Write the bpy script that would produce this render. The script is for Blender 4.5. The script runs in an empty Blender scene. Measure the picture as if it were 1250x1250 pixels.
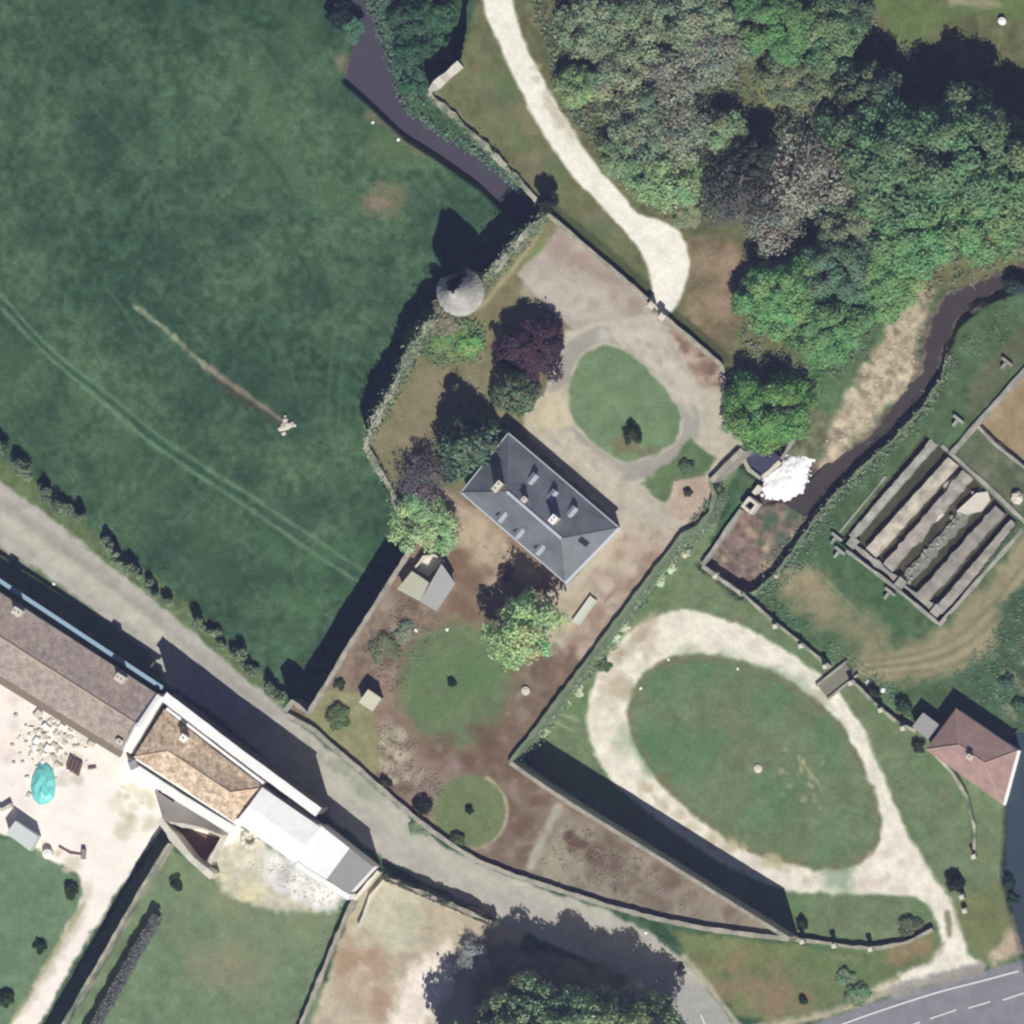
import bpy, bmesh, math, random
import numpy as np
from mathutils import Vector, Matrix, noise as mnoise
S = bpy.context.scene
COL = S.collection
random.seed(7)
RNG = np.random.default_rng(11)
# ------------------------------------------------------------------ camera, world, sun, exposure
TILT = math.radians(9.65)                   # the picture was taken a little off the vertical, from the east
TT, CT = math.tan(TILT), math.cos(TILT)
DIST = 3000.0
cam = bpy.data.cameras.new('camera'); camo = bpy.data.objects.new('camera', cam); COL.objects.link(camo)
camo.location = (DIST*math.sin(TILT), 0, DIST*math.cos(TILT))
camo.rotation_euler = (0, TILT, 0)
cam.sensor_width = 36.0; cam.lens = 36.0*DIST/125.0
cam.clip_start = 500; cam.clip_end = 9000
S.camera = camo
SUN_AZ, SUN_EL = 163.0, 50.0                # degrees clockwise from north (+Y), degrees up
w = bpy.data.worlds.new('World'); S.world = w; w.use_nodes = True
nt = w.node_tree; bg = nt.nodes['Background']
sky = nt.nodes.new('ShaderNodeTexSky'); sky.sky_type = 'NISHITA'; sky.sun_disc = False
sky.sun_elevation = math.radians(SUN_EL); sky.sun_rotation = math.radians(SUN_AZ)
sky.air_density = 0.45; sky.dust_density = 0.3; sky.ozone_density = 1.5
nt.links.new(sky.outputs[0], bg.inputs['Color']); bg.inputs['Strength'].default_value = 0.05
sl = bpy.data.lights.new('sun', 'SUN'); so = bpy.data.objects.new('sun', sl); COL.objects.link(so)
sl.energy = 5.0; sl.angle = math.radians(0.53); sl.color = (1.0, 0.965, 0.90)
so.rotation_euler = (math.radians(90-SUN_EL), 0, math.radians(180-SUN_AZ))
so.location = (0, -60, 80)
S.view_settings.view_transform = 'Standard'; S.view_settings.look = 'None'
S.view_settings.exposure = 0.02; S.view_settings.gamma = 1.0; S.view_settings.use_curve_mapping = False
try:
    S.cycles.max_bounces = 5; S.cycles.diffuse_bounces = 3; S.cycles.transparent_max_bounces = 4
    S.cycles.use_denoising = True; S.cycles.denoiser = 'OPENIMAGEDENOISE'; S.cycles.volume_bounces = 0
    S.cycles.pixel_filter_type = 'BLACKMAN_HARRIS'; S.cycles.filter_width = 2.3
except Exception: pass
HZ = 0.000041                               # haze per metre of air
# ------------------------------------------------------------------ helpers
def lin(c):
    c = np.asarray(c, float)/255.0
    return np.where(c <= 0.04045, c/12.92, ((c+0.055)/1.055)**2.4)
def P(px, py, z=0.0):                       # a point of the photograph at height z, in metres (0.1 m a pixel)
    return Vector(((px-625)*0.1/CT + z*TT, (625-py)*0.1, z))
def link(o, parent=None):
    COL.objects.link(o)
    if parent is not None: o.parent = parent
    return o
def tag(o, label=None, cat=None, group=None, kind=None):
    if label: o['label'] = label
    if cat: o['category'] = cat; o['kind'] = 'thing'
    if group: o['group'] = group
    if kind: o['kind'] = kind
    return o
def empty(name, loc, label, cat, group=None, rz=0):
    o = bpy.data.objects.new(name, None); o.location = loc; o.rotation_euler = (0, 0, rz); o.empty_display_size = 0.3
    link(o); return tag(o, label, cat, group)
MATS = {}
def mat(name, rgb, var=0.15, scale=1.5, rough=0.85, fine=9.0, bump=0.0, tint=None, tint_amt=0.4, tint_scale=0.5, rows=None, row_amt=0.12, spec=0.3):
    if name in MATS: return MATS[name]
    m = bpy.data.materials.new(name); m.use_nodes = True
    n = m.node_tree.nodes; L = m.node_tree.links; b = n['Principled BSDF']
    b.inputs['Roughness'].default_value = rough
    b.inputs['Specular IOR Level'].default_value = spec
    geo = n.new('ShaderNodeNewGeometry')
    def noise(sc, det=4):
        t = n.new('ShaderNodeTexNoise'); t.inputs['Scale'].default_value = sc; t.inputs['Detail'].default_value = det
        L.new(geo.outputs['Position'], t.inputs['Vector']); return t.outputs['Fac']
    def math_(op, a, bb):
        t = n.new('ShaderNodeMath'); t.operation = op
        for i, v in enumerate((a, bb)):
            if isinstance(v, (int, float)): t.inputs[i].default_value = v
            else: L.new(v, t.inputs[i])
        return t.outputs[0]
    base = n.new('ShaderNodeRGB'); base.outputs[0].default_value = (*lin(rgb), 1)
    col = base.outputs[0]
    if tint is not None:
        mx = n.new('ShaderNodeMix'); mx.data_type = 'RGBA'
        rmp = n.new('ShaderNodeValToRGB'); rmp.color_ramp.elements[0].position = 0.42; rmp.color_ramp.elements[1].position = 0.62
        L.new(noise(tint_scale, 5), rmp.inputs[0])
        L.new(math_('MULTIPLY', rmp.outputs[0], tint_amt), mx.inputs['Factor'])
        L.new(col, mx.inputs['A']); mx.inputs['B'].default_value = (*lin(tint), 1); col = mx.outputs['Result']
    f = math_('ADD', math_('MULTIPLY', noise(scale), var*2), math_('MULTIPLY', noise(fine, 2), var*1.6))
    f = math_('ADD', f, 1-1.8*var)
    if rows is not None:                    # courses of tiles or slates across the slope
        ang, pitch = rows
        mp = n.new('ShaderNodeMapping'); mp.inputs['Rotation'].default_value = (0, 0, ang)
        L.new(geo.outputs['Position'], mp.inputs['Vector'])
        br = n.new('ShaderNodeTexBrick'); br.inputs['Scale'].default_value = 1.0/pitch*0.25
        br.inputs['Color1'].default_value = (1, 1, 1, 1); br.inputs['Color2'].default_value = (0.6, 0.6, 0.6, 1)
        br.inputs['Mortar'].default_value = (0.2, 0.2, 0.2, 1); br.inputs['Mortar Size'].default_value = 0.012
        L.new(mp.outputs[0], br.inputs['Vector'])
        sp = n.new('ShaderNodeSeparateColor'); L.new(br.outputs['Color'], sp.inputs[0])
        f = math_('ADD', f, math_('MULTIPLY', math_('SUBTRACT', sp.outputs[0], 0.75), row_amt))
    vm = n.new('ShaderNodeVectorMath'); vm.operation = 'SCALE'
    L.new(col, vm.inputs[0]); L.new(f, vm.inputs['Scale'])
    L.new(vm.outputs[0], b.inputs['Base Color'])
    if bump:
        bp = n.new('ShaderNodeBump'); bp.inputs['Strength'].default_value = bump; bp.inputs['Distance'].default_value = 0.08
        L.new(noise(fine, 3), bp.inputs['Height']); L.new(bp.outputs[0], b.inputs['Normal'])
    MATS[name] = m; return m
class MB:
    def __init__(s): s.v = []; s.f = []
    def add(s, vs, fs):
        o = len(s.v); s.v += [tuple(v) for v in vs]; s.f += [tuple(i+o for i in f) for f in fs]
    def obox(s, c, u, w_, l, z0, z1, taper=1.0):        # box centred at c (xy), u = unit direction of its length
        u = Vector((u[0], u[1], 0)).normalized(); v = Vector((-u.y, u.x, 0)); c = Vector((c[0], c[1], 0))
        vs = []
        for z, t in ((z0, 1), (z1, taper)):
            for a, b in ((-1, -1), (1, -1), (1, 1), (-1, 1)):
                q = c+u*(a*l*0.5*t)+v*(b*w_*0.5*t); vs.append((q.x, q.y, z))
        s.add(vs, [(3, 2, 1, 0), (4, 5, 6, 7), (0, 1, 5, 4), (1, 2, 6, 5), (2, 3, 7, 6), (3, 0, 4, 7)])
    def prism(s, pts, z0, z1):
        n = len(pts); a = sum(pts[i][0]*pts[(i+1) % n][1]-pts[(i+1) % n][0]*pts[i][1] for i in range(n))
        if a < 0: pts = pts[::-1]
        vs = [(p[0], p[1], z0) for p in pts]+[(p[0], p[1], z1) for p in pts]
        s.add(vs, [tuple(range(n-1, -1, -1)), tuple(range(n, 2*n))]+[(i, (i+1) % n, (i+1) % n+n, i+n) for i in range(n)])
    def tube(s, a, b, r0, r1=None, n=7):
        r1 = r0 if r1 is None else r1; a = Vector(a); b = Vector(b); d = (b-a).normalized()
        x = d.orthogonal().normalized(); y = d.cross(x); vs = []
        for c, r in ((a, r0), (b, r1)):
            for i in range(n):
                t = 2*math.pi*i/n; vs.append(c+x*(r*math.cos(t))+y*(r*math.sin(t)))
        s.add(vs, [(i, (i+1) % n, (i+1) % n+n, i+n) for i in range(n)]+[tuple(range(n-1, -1, -1)), tuple(range(n, 2*n))])
    def rock(s, c, r, flat=0.7, n=7, seed=0):
        rr = random.Random(seed*7919+13); vs = [(c[0], c[1], c[2]-r*flat*0.5)]; rings = 3
        for k in range(rings):
            ph = -0.6+1.5*k/(rings-1)
            for i in range(n):
                t = 2*math.pi*(i+0.5*(k % 2))/n; q = r*math.cos(ph)*(0.8+0.4*rr.random())
                vs.append((c[0]+q*math.cos(t), c[1]+q*math.sin(t), c[2]+r*flat*(0.2+math.sin(ph))*(0.85+0.3*rr.random())))
        vs.append((c[0], c[1], c[2]+r*flat*1.15)); fs = []
        for i in range(n):
            j = (i+1) % n; fs.append((0, 1+j, 1+i))
            for k in range(rings-1): fs.append((1+k*n+i, 1+k*n+j, 1+(k+1)*n+j, 1+(k+1)*n+i))
            fs.append((1+(rings-1)*n+i, 1+(rings-1)*n+j, 1+rings*n))
        s.add(vs, fs)
    def mesh(s, name):
        me = bpy.data.meshes.new(name); me.from_pydata(s.v, [], s.f); me.update(); return me
    def sub(s, name, m, part, thing): return s.build(name, m, part, thing.location)
    def build(s, name, m, parent=None, origin=None):
        if origin is None and parent is not None: origin = parent.location
        if origin is None: origin = Vector((sum(v[0] for v in s.v)/len(s.v), sum(v[1] for v in s.v)/len(s.v), min(v[2] for v in s.v)))
        o0 = Vector(origin); s.v = [(v[0]-o0.x, v[1]-o0.y, v[2]-o0.z) for v in s.v]
        me = s.mesh(name); me.materials.append(m); o = bpy.data.objects.new(name, me)
        if parent is None: o.location = o0
        return link(o, parent)
def catmull(pts, closed=True, k=5):
    n = len(pts); out = []
    rng = range(n) if closed else range(n-1)
    for i in rng:
        g = (lambda j: pts[j % n]) if closed else (lambda j: pts[min(max(j, 0), n-1)])
        p0, p1, p2, p3 = g(i-1), g(i), g(i+1), g(i+2)
        for t in [q/k for q in range(k)]:
            out.append(tuple(0.5*((2*p1[d])+(-p0[d]+p2[d])*t+(2*p0[d]-5*p1[d]+4*p2[d]-p3[d])*t*t+(-p0[d]+3*p1[d]-3*p2[d]+p3[d])*t**3) for d in (0, 1)))
    if not closed: out.append(tuple(pts[-1]))
    return out
# ------------------------------------------------------------------ the land: heights on a 0.2 m grid in plan, then colours of its cover
STEP = 2.0
gx = np.arange(-90, 1345, STEP); NX = len(gx); NY = NX
WX, WY = np.meshgrid(gx, gx)                # plan coordinates, decimetres
def lattice(shape, sc, seed):
    r = np.random.default_rng(seed); n = int(max(shape)*STEP/sc)+4
    g = r.random((n, n))*2-1; u = np.arange(shape[0])*STEP/sc; i = u.astype(int); t = u-i; t = t*t*(3-2*t)
    a = g[i][:, i]; b = g[i][:, i+1]; c = g[i+1][:, i]; d = g[i+1][:, i+1]; tx = t[None, :]; ty = t[:, None]
    return (a*(1-tx)+b*tx)*(1-ty)+(c*(1-tx)+d*tx)*ty
def fbm(sc, seed, octv=4, gain=0.55):
    o = np.zeros_like(WX); amp = 1; tot = 0
    for k in range(octv):
        if sc/2**k < STEP: break
        o += amp*lattice(WX.shape, sc/2**k, seed+k*17); tot += amp; amp *= gain
    return o/tot*1.6
NZ = {s: fbm(s, int(s)*3+1) for s in (7, 16, 40, 110)}
def sd(px, py, poly):
    d = np.full(px.shape, 1e9); ins = np.zeros(px.shape, bool); n = len(poly)
    for i in range(n):
        ax, ay = poly[i]; bx, by = poly[(i+1) % n]; ex, ey = bx-ax, by-ay
        t = np.clip(((px-ax)*ex+(py-ay)*ey)/(ex*ex+ey*ey+1e-9), 0, 1)
        d = np.minimum(d, (px-ax-t*ex)**2+(py-ay-t*ey)**2)
        c = (ay > py) != (by > py)
        if ey != 0: ins ^= c & (px < ax+(py-ay)/ey*ex)
    return np.where(ins, -1, 1)*np.sqrt(d)
def pd(px, py, pts):
    d = np.full(px.shape, 1e9)
    for (ax, ay), (bx, by) in zip(pts[:-1], pts[1:]):
        ex, ey = bx-ax, by-ay; t = np.clip(((px-ax)*ex+(py-ay)*ey)/(ex*ex+ey*ey+1e-9), 0, 1)
        d = np.minimum(d, (px-ax-t*ex)**2+(py-ay-t*ey)**2)
    return np.sqrt(d)
def plan(pts, z): return [((x-625)/CT+z*TT*10+625, y) for x, y in pts]
def sstep(t): t = np.clip(t, 0, 1); return t*t*(3-2*t)
T = 5.4                                      # the walled terrace stands this far above the meadow
PAR = 6.3
TERR_W = [(668, 262), (638, 290), (606, 326), (560, 372), (520, 400), (500, 432), (480, 475), (462, 505), (446, 545)]
TERR_SW = [(446, 545), (460, 570), (478, 598), (492, 640), (503, 668)]
TERR_W2 = [(503, 668), (470, 720), (430, 782), (397, 838), (376, 871), (357, 856), (348, 868)]
TERR_S = [(350, 872), (385, 892), (402, 908), (440, 940), (465, 962), (508, 999), (528, 1014), (552, 1031), (580, 1049), (630, 1069), (680, 1085), (740, 1104), (800, 1120), (860, 1132), (920, 1140), (961, 1144)]
TERR_E = [(961, 1144), (880, 1094), (790, 1038), (700, 983), (660, 957), (622, 930)]
TERR_E2 = [(622, 930), (660, 882), (700, 828), (750, 760), (800, 694), (832, 653), (852, 643), (866, 625), (871, 605), (866, 588)]
TERR_E3 = [(866, 588), (905, 549)]
TERR_NE2 = [(905, 549), (897, 520), (884, 480), (880, 447)]
TERR_NE = [(880, 447), (812, 388), (795, 372), (668, 262)]
TERR = TERR_W+TERR_SW[1:]+TERR_W2[1:]+TERR_S+TERR_E[1:]+TERR_E2[1:]+TERR_E3[1:]+TERR_NE2[1:]+TERR_NE[1:-1]
UPL = [(524, 116), (560, 80), (568, 40), (575, -110), (870, -110), (880, 60), (868, 200), (880, 330), (905, 440), (900, 549), (880, 470), (812, 388), (795, 372), (668, 262), (655, 249), (590, 182)]
LOW = [(622, 930), (750, 760), (866, 588), (905, 549), (935, 545), (985, 490), (1060, 430), (1130, 330), (1400, 270), (1400, 1260), (1150, 1210), (1060, 1170), (961, 1144), (790, 1038)]
MOAT = [(440, -30), (450, 15), (462, 45), (478, 100), (500, 140), (540, 166), (590, 198), (625, 228), (665, 262), (635, 268), (590, 225), (540, 190), (500, 165), (455, 122), (424, 95), (432, 62), (438, 30), (425, -30)]
RIVER = [(1340, 300), (1250, 318), (1200, 338), (1152, 358), (1128, 395), (1122, 440), (1095, 485), (1055, 528), (1015, 562), (985, 560), (950, 545), (920, 548), (905, 560), (930, 585), (905, 622), (858, 688), (905, 726), (922, 722), (950, 695), (975, 662), (996, 630), (1020, 603), (1053, 569), (1091, 535), (1123, 500), (1147, 464), (1153, 432), (1169, 394), (1200, 368), (1250, 348), (1340, 334)]
RIV_SE = [(1236, 895), (1340, 880), (1340, 1200), (1254, 1180), (1240, 1130), (1226, 1075), (1228, 1000)]
RACE = [(1127, 531), (1154, 552), (1240, 637), (1148, 760), (1024, 660)]
BED2 = [(1192, 518), (1300, 390), (1380, 560), (1270, 590)]
BASE0, LAWN0, WATER = 0.0, -1.0, -2.7
Hh = np.zeros_like(WX)
Hh += (LAWN0)*sstep((WX-760)/190)*(WY > 1000)
m_low = sd(WX, WY, plan(LOW, LAWN0)); Hh = np.where(m_low < 0, LAWN0, Hh)
d = sd(WX, WY, plan(UPL, T)); m_t = sd(WX, WY, plan(TERR, T))
east = (WX > 860)
slope = T*(1-sstep(np.maximum(d, 0)/230.0))
riv = sd(WX, WY, plan(RIVER, WATER)); 
slope = slope*sstep((riv-6)/90.0)
slope = np.where((slope > 0.03) & (WY < 700), slope, -9)
Hh = np.where(east & (m_low > 0), np.maximum(Hh, slope), Hh)
Hh = np.where(east & (m_low <= 0) & (WY < 520), np.maximum(Hh, slope-1.0), Hh)
Hh = np.where(d < 0, T, Hh)
Hh = np.where(m_t < 0, T, Hh)
mo = sd(WX, WY, plan(MOAT, -1.6)); Hh = np.where((m_t > 0) & (d > 2), np.where(mo < 9, Hh+(-2.6-Hh)*sstep((9-mo)/12), Hh), Hh)
rb = np.minimum(Hh, -2.45-0.5*sstep(-riv/14)+0.28*NZ[16]); Hh = np.where((m_t > 0) & (riv < 10), Hh+(rb-Hh)*sstep((10-riv-4*np.abs(NZ[16]))/12), Hh)
bs_ = sd(WX, WY, plan([(903, 622), (858, 690), (905, 726), (935, 704), (968, 660), (985, 630), (955, 612)], -2.4)); Hh = np.where((bs_ < 0) & (m_t > 0), np.maximum(Hh, -2.5+0.1*NZ[16]), Hh)
rs = sd(WX, WY, plan(RIV_SE, -2)); Hh = np.where(rs < 8, Hh+(-3.2-Hh)*sstep((8-rs)/14), Hh)
rc = sd(WX, WY, plan(RACE, -1.6)); Hh = np.where(rc < 0, -2.3+0.06*NZ[16], Hh)
b2 = sd(WX, WY, plan(BED2, -1.4)); Hh = np.where(b2 < 0, -1.7, Hh)
flat = (m_t < 0)
Hh += np.where(flat, 0.01, 0.035)*NZ[16]
IX = 625+((WX-625)*0.1-Hh*TT)*CT/0.1         # where each ground point lies in the photograph
IY = WY
def hgt(x, y):
    i = int(round((625-y*10+90)/STEP)); j = int(round((x*10+625+90)/STEP))
    return float(Hh[min(max(i, 0), NY-1), min(max(j, 0), NX-1)])
def G(px, py, dz=0.0):                       # the ground point seen at a pixel, raised by dz
    z = 0.0
    for _ in range(6): q = P(px, py, z); z = 0.5*z+0.5*hgt(q.x, q.y)
    z = hgt(q.x, q.y); q = P(px, py, z); q.z = z+dz; return q
CLS = {'meadow': 0, 'lawn': 1, 'terrace': 2, 'driveway': 3, 'gravel_court': 4, 'road': 5, 'yard': 6, 'riverbed': 7, 'woodland_floor': 8, 'bare_ground': 9, 'raceway_floor': 10}
K = np.zeros(WX.shape, np.int8)
C = np.zeros(WX.shape+(3,)); LT = (m_t < 0)
def rollnz(s, k): return np.roll(np.roll(NZ[s], 131*k+17, 0), 77*k+5, 1)
_k = [0]
def lay(dfun, box, col, soft=3, rough=3, rs=16, alpha=1.0, var=0.06, vs=16, cls=None, where=None):
    _k[0] += 1; k = _k[0]
    x0, y0, x1, y1 = box; pad = soft+rough*2+4
    m = (IX > x0-pad) & (IX < x1+pad) & (IY > y0-pad) & (IY < y1+pad)
    if where is not None: m &= where
    ii = np.nonzero(m)
    if len(ii[0]) == 0: return
    dd = dfun(IX[ii], IY[ii])
    d2 = dd+rough*rollnz(rs, k)[ii]+0.35*rough*rollnz(7, k+3)[ii]
    a = alpha*np.clip(0.5-d2/soft, 0, 1)
    c = np.asarray(col, float)[None, :]*(1+var*(rollnz(vs, k+5)[ii]+0.6*rollnz(7, k+1)[ii]))[:, None]
    C[ii] = C[ii]*(1-a[:, None])+c*a[:, None]
    if cls is not None:
        s_ = d2 < 0; K[ii[0][s_], ii[1][s_]] = CLS[cls]
def bbox(p): return (min(q[0] for q in p), min(q[1] for q in p), max(q[0] for q in p), max(q[1] for q in p))
def area(poly, col, smooth=False, **k):
    if smooth: poly = catmull(poly)
    lay(lambda x, y: sd(x, y, poly), bbox(poly), col, **k)
def stroke(pts, wd, col, smooth=True, **k):
    if smooth and len(pts) > 2: pts = catmull(pts, False)
    b = bbox(pts); lay(lambda x, y: pd(x, y, pts)-wd/2, (b[0]-wd, b[1]-wd, b[2]+wd, b[3]+wd), col, **k)
def blob(cx, cy, rx, ry, col, ang=0, **k):
    r = max(rx, ry); ca, sa = math.cos(math.radians(ang)), math.sin(math.radians(ang)); mn = min(rx, ry)
    def f(x, y):
        u = (x-cx)*ca+(y-cy)*sa; v = -(x-cx)*sa+(y-cy)*ca
        return (np.sqrt((u/rx)**2+(v/ry)**2)-1)*mn
    k.setdefault('soft', mn*0.9); k.setdefault('rough', mn*0.3)
    lay(f, (cx-r, cy-r, cx+r, cy+r), col, **k)
def patches(poly, col, n, r0, r1, seed, alpha=0.7, where=None, **k):
    r = random.Random(seed); b = bbox(poly); c = 0
    pa = np.array(poly)
    while c < n:
        x, y = r.uniform(b[0], b[2]), r.uniform(b[1], b[3])
        if sd(np.array([x]), np.array([y]), poly)[0] > 0: continue
        q = r.uniform(r0, r1); blob(x, y, q, q*r.uniform(0.5, 1), col, ang=r.uniform(0, 180), alpha=alpha*r.uniform(0.5, 1), where=where, **k); c += 1
NL0 = ~LT
# meadow
mix = np.clip(0.5+0.55*NZ[110]+0.35*NZ[40]+0.22*NZ[16], 0, 1)[..., None]
C[:] = np.array([60, 87, 74])*(1-mix)+np.array([85, 111, 88])*mix
C *= (1+0.12*NZ[7]+0.06*rollnz(16, 4))[..., None]
FIELD = [(0, 0), (410, 0), (420, 100), (560, 210), (540, 330), (440, 540), (470, 640), (340, 850), (0, 570)]
patches(FIELD, (86, 120, 98), 90, 2.5, 7, 3, 0.6)
patches(FIELD, (52, 76, 70), 60, 10, 40, 5, 0.45)
patches([(260, 0), (420, 0), (430, 110), (520, 200), (440, 330), (300, 300)], (84, 112, 86), 26, 10, 30, 8, 0.5)
patches([(0, 420), (200, 560), (340, 800), (0, 560)], (78, 104, 80), 16, 15, 40, 9, 0.5)
patches([(330, 660), (480, 640), (380, 830), (330, 830)], (74, 112, 82), 14, 8, 24, 10, 0.55)
blob(470, 243, 30, 20, (122, 118, 96), alpha=0.75, soft=16, rough=7); blob(462, 248, 12, 8, (150, 132, 120), alpha=0.7)
blob(480, 175, 32, 22, (92, 112, 84), alpha=0.7)
stroke([(418, 70), (430, 95)], 18, (140, 128, 112), soft=9, rough=5, alpha=0.8)
stroke([(450, 138), (490, 165), (522, 188)], 9, (128, 118, 106), soft=7, rough=4, alpha=0.75)
_r = random.Random(55)
for _ in range(34):
    x, y = _r.uniform(-20, 420), _r.uniform(0, 560); a = _r.choice((0.7, 0.75, 0.8, -1.2, 1.75)); ln = _r.uniform(60, 190)
    p = [(x+math.cos(a+0.1*q)*ln*q/3, y+math.sin(a+0.1*q)*ln*q/3) for q in range(4)]
    stroke(p, _r.uniform(2, 4), _r.choice(((90, 120, 98), (94, 118, 92), (54, 78, 70))), soft=4, rough=2.5, alpha=0.45, where=NL0)
stroke([(0, 360), (60, 425), (130, 480), (200, 537), (300, 602), (400, 668), (452, 703)], 4, (106, 136, 110), soft=4, rough=1.5, alpha=0.75)
stroke([(0, 376), (52, 428), (120, 487), (190, 545), (290, 612), (390, 680), (440, 712)], 4.5, (110, 140, 114), soft=4, rough=1.5, alpha=0.8)
stroke([(0, 368), (60, 432), (130, 487), (200, 545), (300, 610)], 5, (52, 84, 72), soft=4, rough=1.5, alpha=0.6)
for x in (404, 418): stroke([(x+6, 395), (x, 440), (x-6, 520), (x-12, 600)], 4, (86, 122, 98), soft=4, rough=1.5, alpha=0.45)
stroke([(163, 373), (188, 392), (215, 415), (240, 438), (262, 455)], 6, (150, 156, 132), soft=4, rough=2, rs=7, alpha=0.85, var=0.15, vs=7, cls='bare_ground')
stroke([(255, 450), (285, 472), (312, 490), (342, 512)], 7, (142, 134, 120), soft=4, rough=2, alpha=0.85, cls='bare_ground')
stroke([(262, 463), (290, 484), (318, 502), (340, 516)], 5, (84, 74, 70), soft=5, rough=2, alpha=0.7)
# north-east land and the woods
LU = [(555, 85), (590, 0), (580, -90), (1345, -90), (1345, 305), (1150, 355), (1010, 500), (905, 552), (880, 447), (795, 372), (668, 262), (525, 118)]
area(LU, (108, 112, 86), soft=8, rough=5, var=0.1, cls='woodland_floor', where=~LT)
area([(530, 110), (565, 75), (585, -10), (600, 0), (640, 120), (700, 215), (790, 320), (798, 350), (790, 365), (668, 260), (655, 246)], (112, 118, 90), soft=5, rough=3, var=0.08, cls='lawn', where=~LT)
patches([(560, 90), (600, 60), (690, 220), (780, 330), (668, 255)], (134, 124, 104), 16, 6, 20, 21, 0.6, where=~LT)
patches([(560, 90), (600, 60), (690, 220), (780, 330), (668, 255)], (98, 118, 86), 10, 6, 18, 22, 0.6, where=~LT)
stroke([(532, 116), (575, 158), (620, 205), (652, 240)], 6, (150, 150, 122), soft=4, rough=1, alpha=0.7, where=~LT)
area([(836, 290), (880, 290), (905, 310), (900, 400), (880, 440), (830, 390), (838, 340)], (128, 118, 96), soft=14, rough=6, var=0.1, where=~LT)
patches([(840, 300), (900, 300), (895, 380), (850, 380)], (158, 138, 122), 14, 5, 16, 23, 0.7, where=~LT)
area([(925, 90), (950, 90), (945, 150), (930, 165)], (158, 158, 116), soft=14, rough=6, where=~LT)
area([(1070, 0), (1250, 0), (1250, 25), (1160, 20), (1120, 60), (1080, 45)], (104, 122, 84), soft=10, rough=6, where=~LT)
stroke([(1160, 2), (1215, 6)], 10, (168, 160, 136), soft=8, rough=4, alpha=0.7)
patches([(640, 0), (1250, 0), (1250, 320), (1000, 490), (900, 300), (690, 170)], (74, 84, 68), 60, 8, 26, 24, 0.6, where=~LT)
patches([(640, 0), (900, 0), (900, 260), (760, 240)], (132, 128, 110), 30, 5, 16, 25, 0.6, where=~LT)
for a_, b_ in ((796, 374), (812, 390)): pass
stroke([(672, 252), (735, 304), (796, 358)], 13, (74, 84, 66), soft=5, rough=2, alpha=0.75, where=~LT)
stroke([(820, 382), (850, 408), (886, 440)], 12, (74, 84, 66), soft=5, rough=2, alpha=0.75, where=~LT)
area([(985, 500), (960, 470), (1000, 440), (1060, 380), (1110, 345), (1090, 390), (1050, 455), (1010, 510)], (84, 120, 82), soft=12, rough=7, var=0.1, where=~LT)
# white drive from the north
DRIVE = [(590, -60), (592, 0), (612, 55), (638, 110), (664, 160), (700, 212), (740, 256), (772, 290), (793, 325), (798, 358), (792, 374), (802, 392), (822, 372), (833, 345), (837, 315), (828, 288), (806, 274), (778, 264), (745, 228), (716, 192), (690, 150), (660, 100), (637, 50), (622, 0), (612, -60)]
_dp = catmull(DRIVE); lay(lambda x, y: sd(x, y, _dp)-3, bbox(_dp), (238, 235, 222), soft=4, rough=1.6, var=0.03, cls='driveway')
patches([(622, 10), (640, 60), (700, 170), (670, 140)], (196, 190, 172), 14, 4, 10, 31, 0.7)
# ------------------------------------------------------------------ terrace cover
area(TERR, (136, 121, 110), soft=2, rough=0, var=0.1, cls='terrace', where=LT)
def ta(p, c, **k): area(p, c, where=LT, **k)
ta([(503, 668), (640, 560), (700, 700), (700, 860), (620, 935), (470, 975), (350, 872)], (136, 118, 106), soft=12, rough=6, var=0.1)
ta([(446, 545), (480, 475), (500, 432), (560, 372), (606, 326), (668, 262), (690, 300), (640, 345), (690, 400), (690, 500), (560, 600), (478, 598)], (124, 123, 94), soft=8, rough=4, var=0.08, cls='lawn')
patches([(455, 545), (520, 445), (550, 445), (545, 530), (500, 575)], (140, 130, 108), 12, 8, 20, 41, 0.6, where=LT)
patches([(490, 440), (560, 372), (668, 262), (680, 300), (600, 370), (540, 420)], (126, 142, 96), 20, 5, 14, 42, 0.7, where=LT)
stroke([(660, 285), (625, 330), (600, 360), (585, 376)], 5, (170, 162, 130), soft=4, rough=2, alpha=0.8, where=LT)
stroke([(650, 290), (618, 325)], 6, (146, 132, 112), soft=4, rough=2, alpha=0.8, where=LT)
ta([(632, 335), (688, 274), (793, 366), (800, 392), (815, 420), (768, 424), (705, 408), (665, 375)], (176, 168, 158), soft=4, rough=2, var=0.05, cls='gravel_court')
patches([(660, 300), (690, 280), (790, 368), (780, 385), (740, 360)], (158, 138, 132), 30, 5, 18, 43, 0.6, where=LT)
patches([(640, 340), (700, 390), (760, 400), (740, 350)], (192, 186, 172), 18, 6, 16, 44, 0.6, where=LT)
ta([(690, 405), (800, 384), (820, 425), (850, 468), (880, 500), (905, 545), (866, 586), (850, 620), (832, 653), (760, 745), (690, 800), (640, 740), (700, 705), (752, 640), (640, 530), (640, 490), (690, 470)], (184, 178, 162), soft=6, rough=3, var=0.06, cls='gravel_court')
ta([(806, 386), (882, 447), (896, 520), (885, 500), (850, 468), (828, 450), (815, 420)], (164, 144, 130), soft=4, rough=3, var=0.14, cls='terrace')
patches([(806, 390), (878, 448), (880, 480), (850, 462), (822, 430)], (116, 90, 84), 12, 4, 10, 45, 0.75, where=LT)
OV = [(715, 431), (742, 422), (775, 438), (818, 486), (830, 515), (822, 541), (792, 556), (762, 563), (732, 546), (698, 512), (694, 480), (702, 450)]
ring = catmull(OV)
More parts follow.
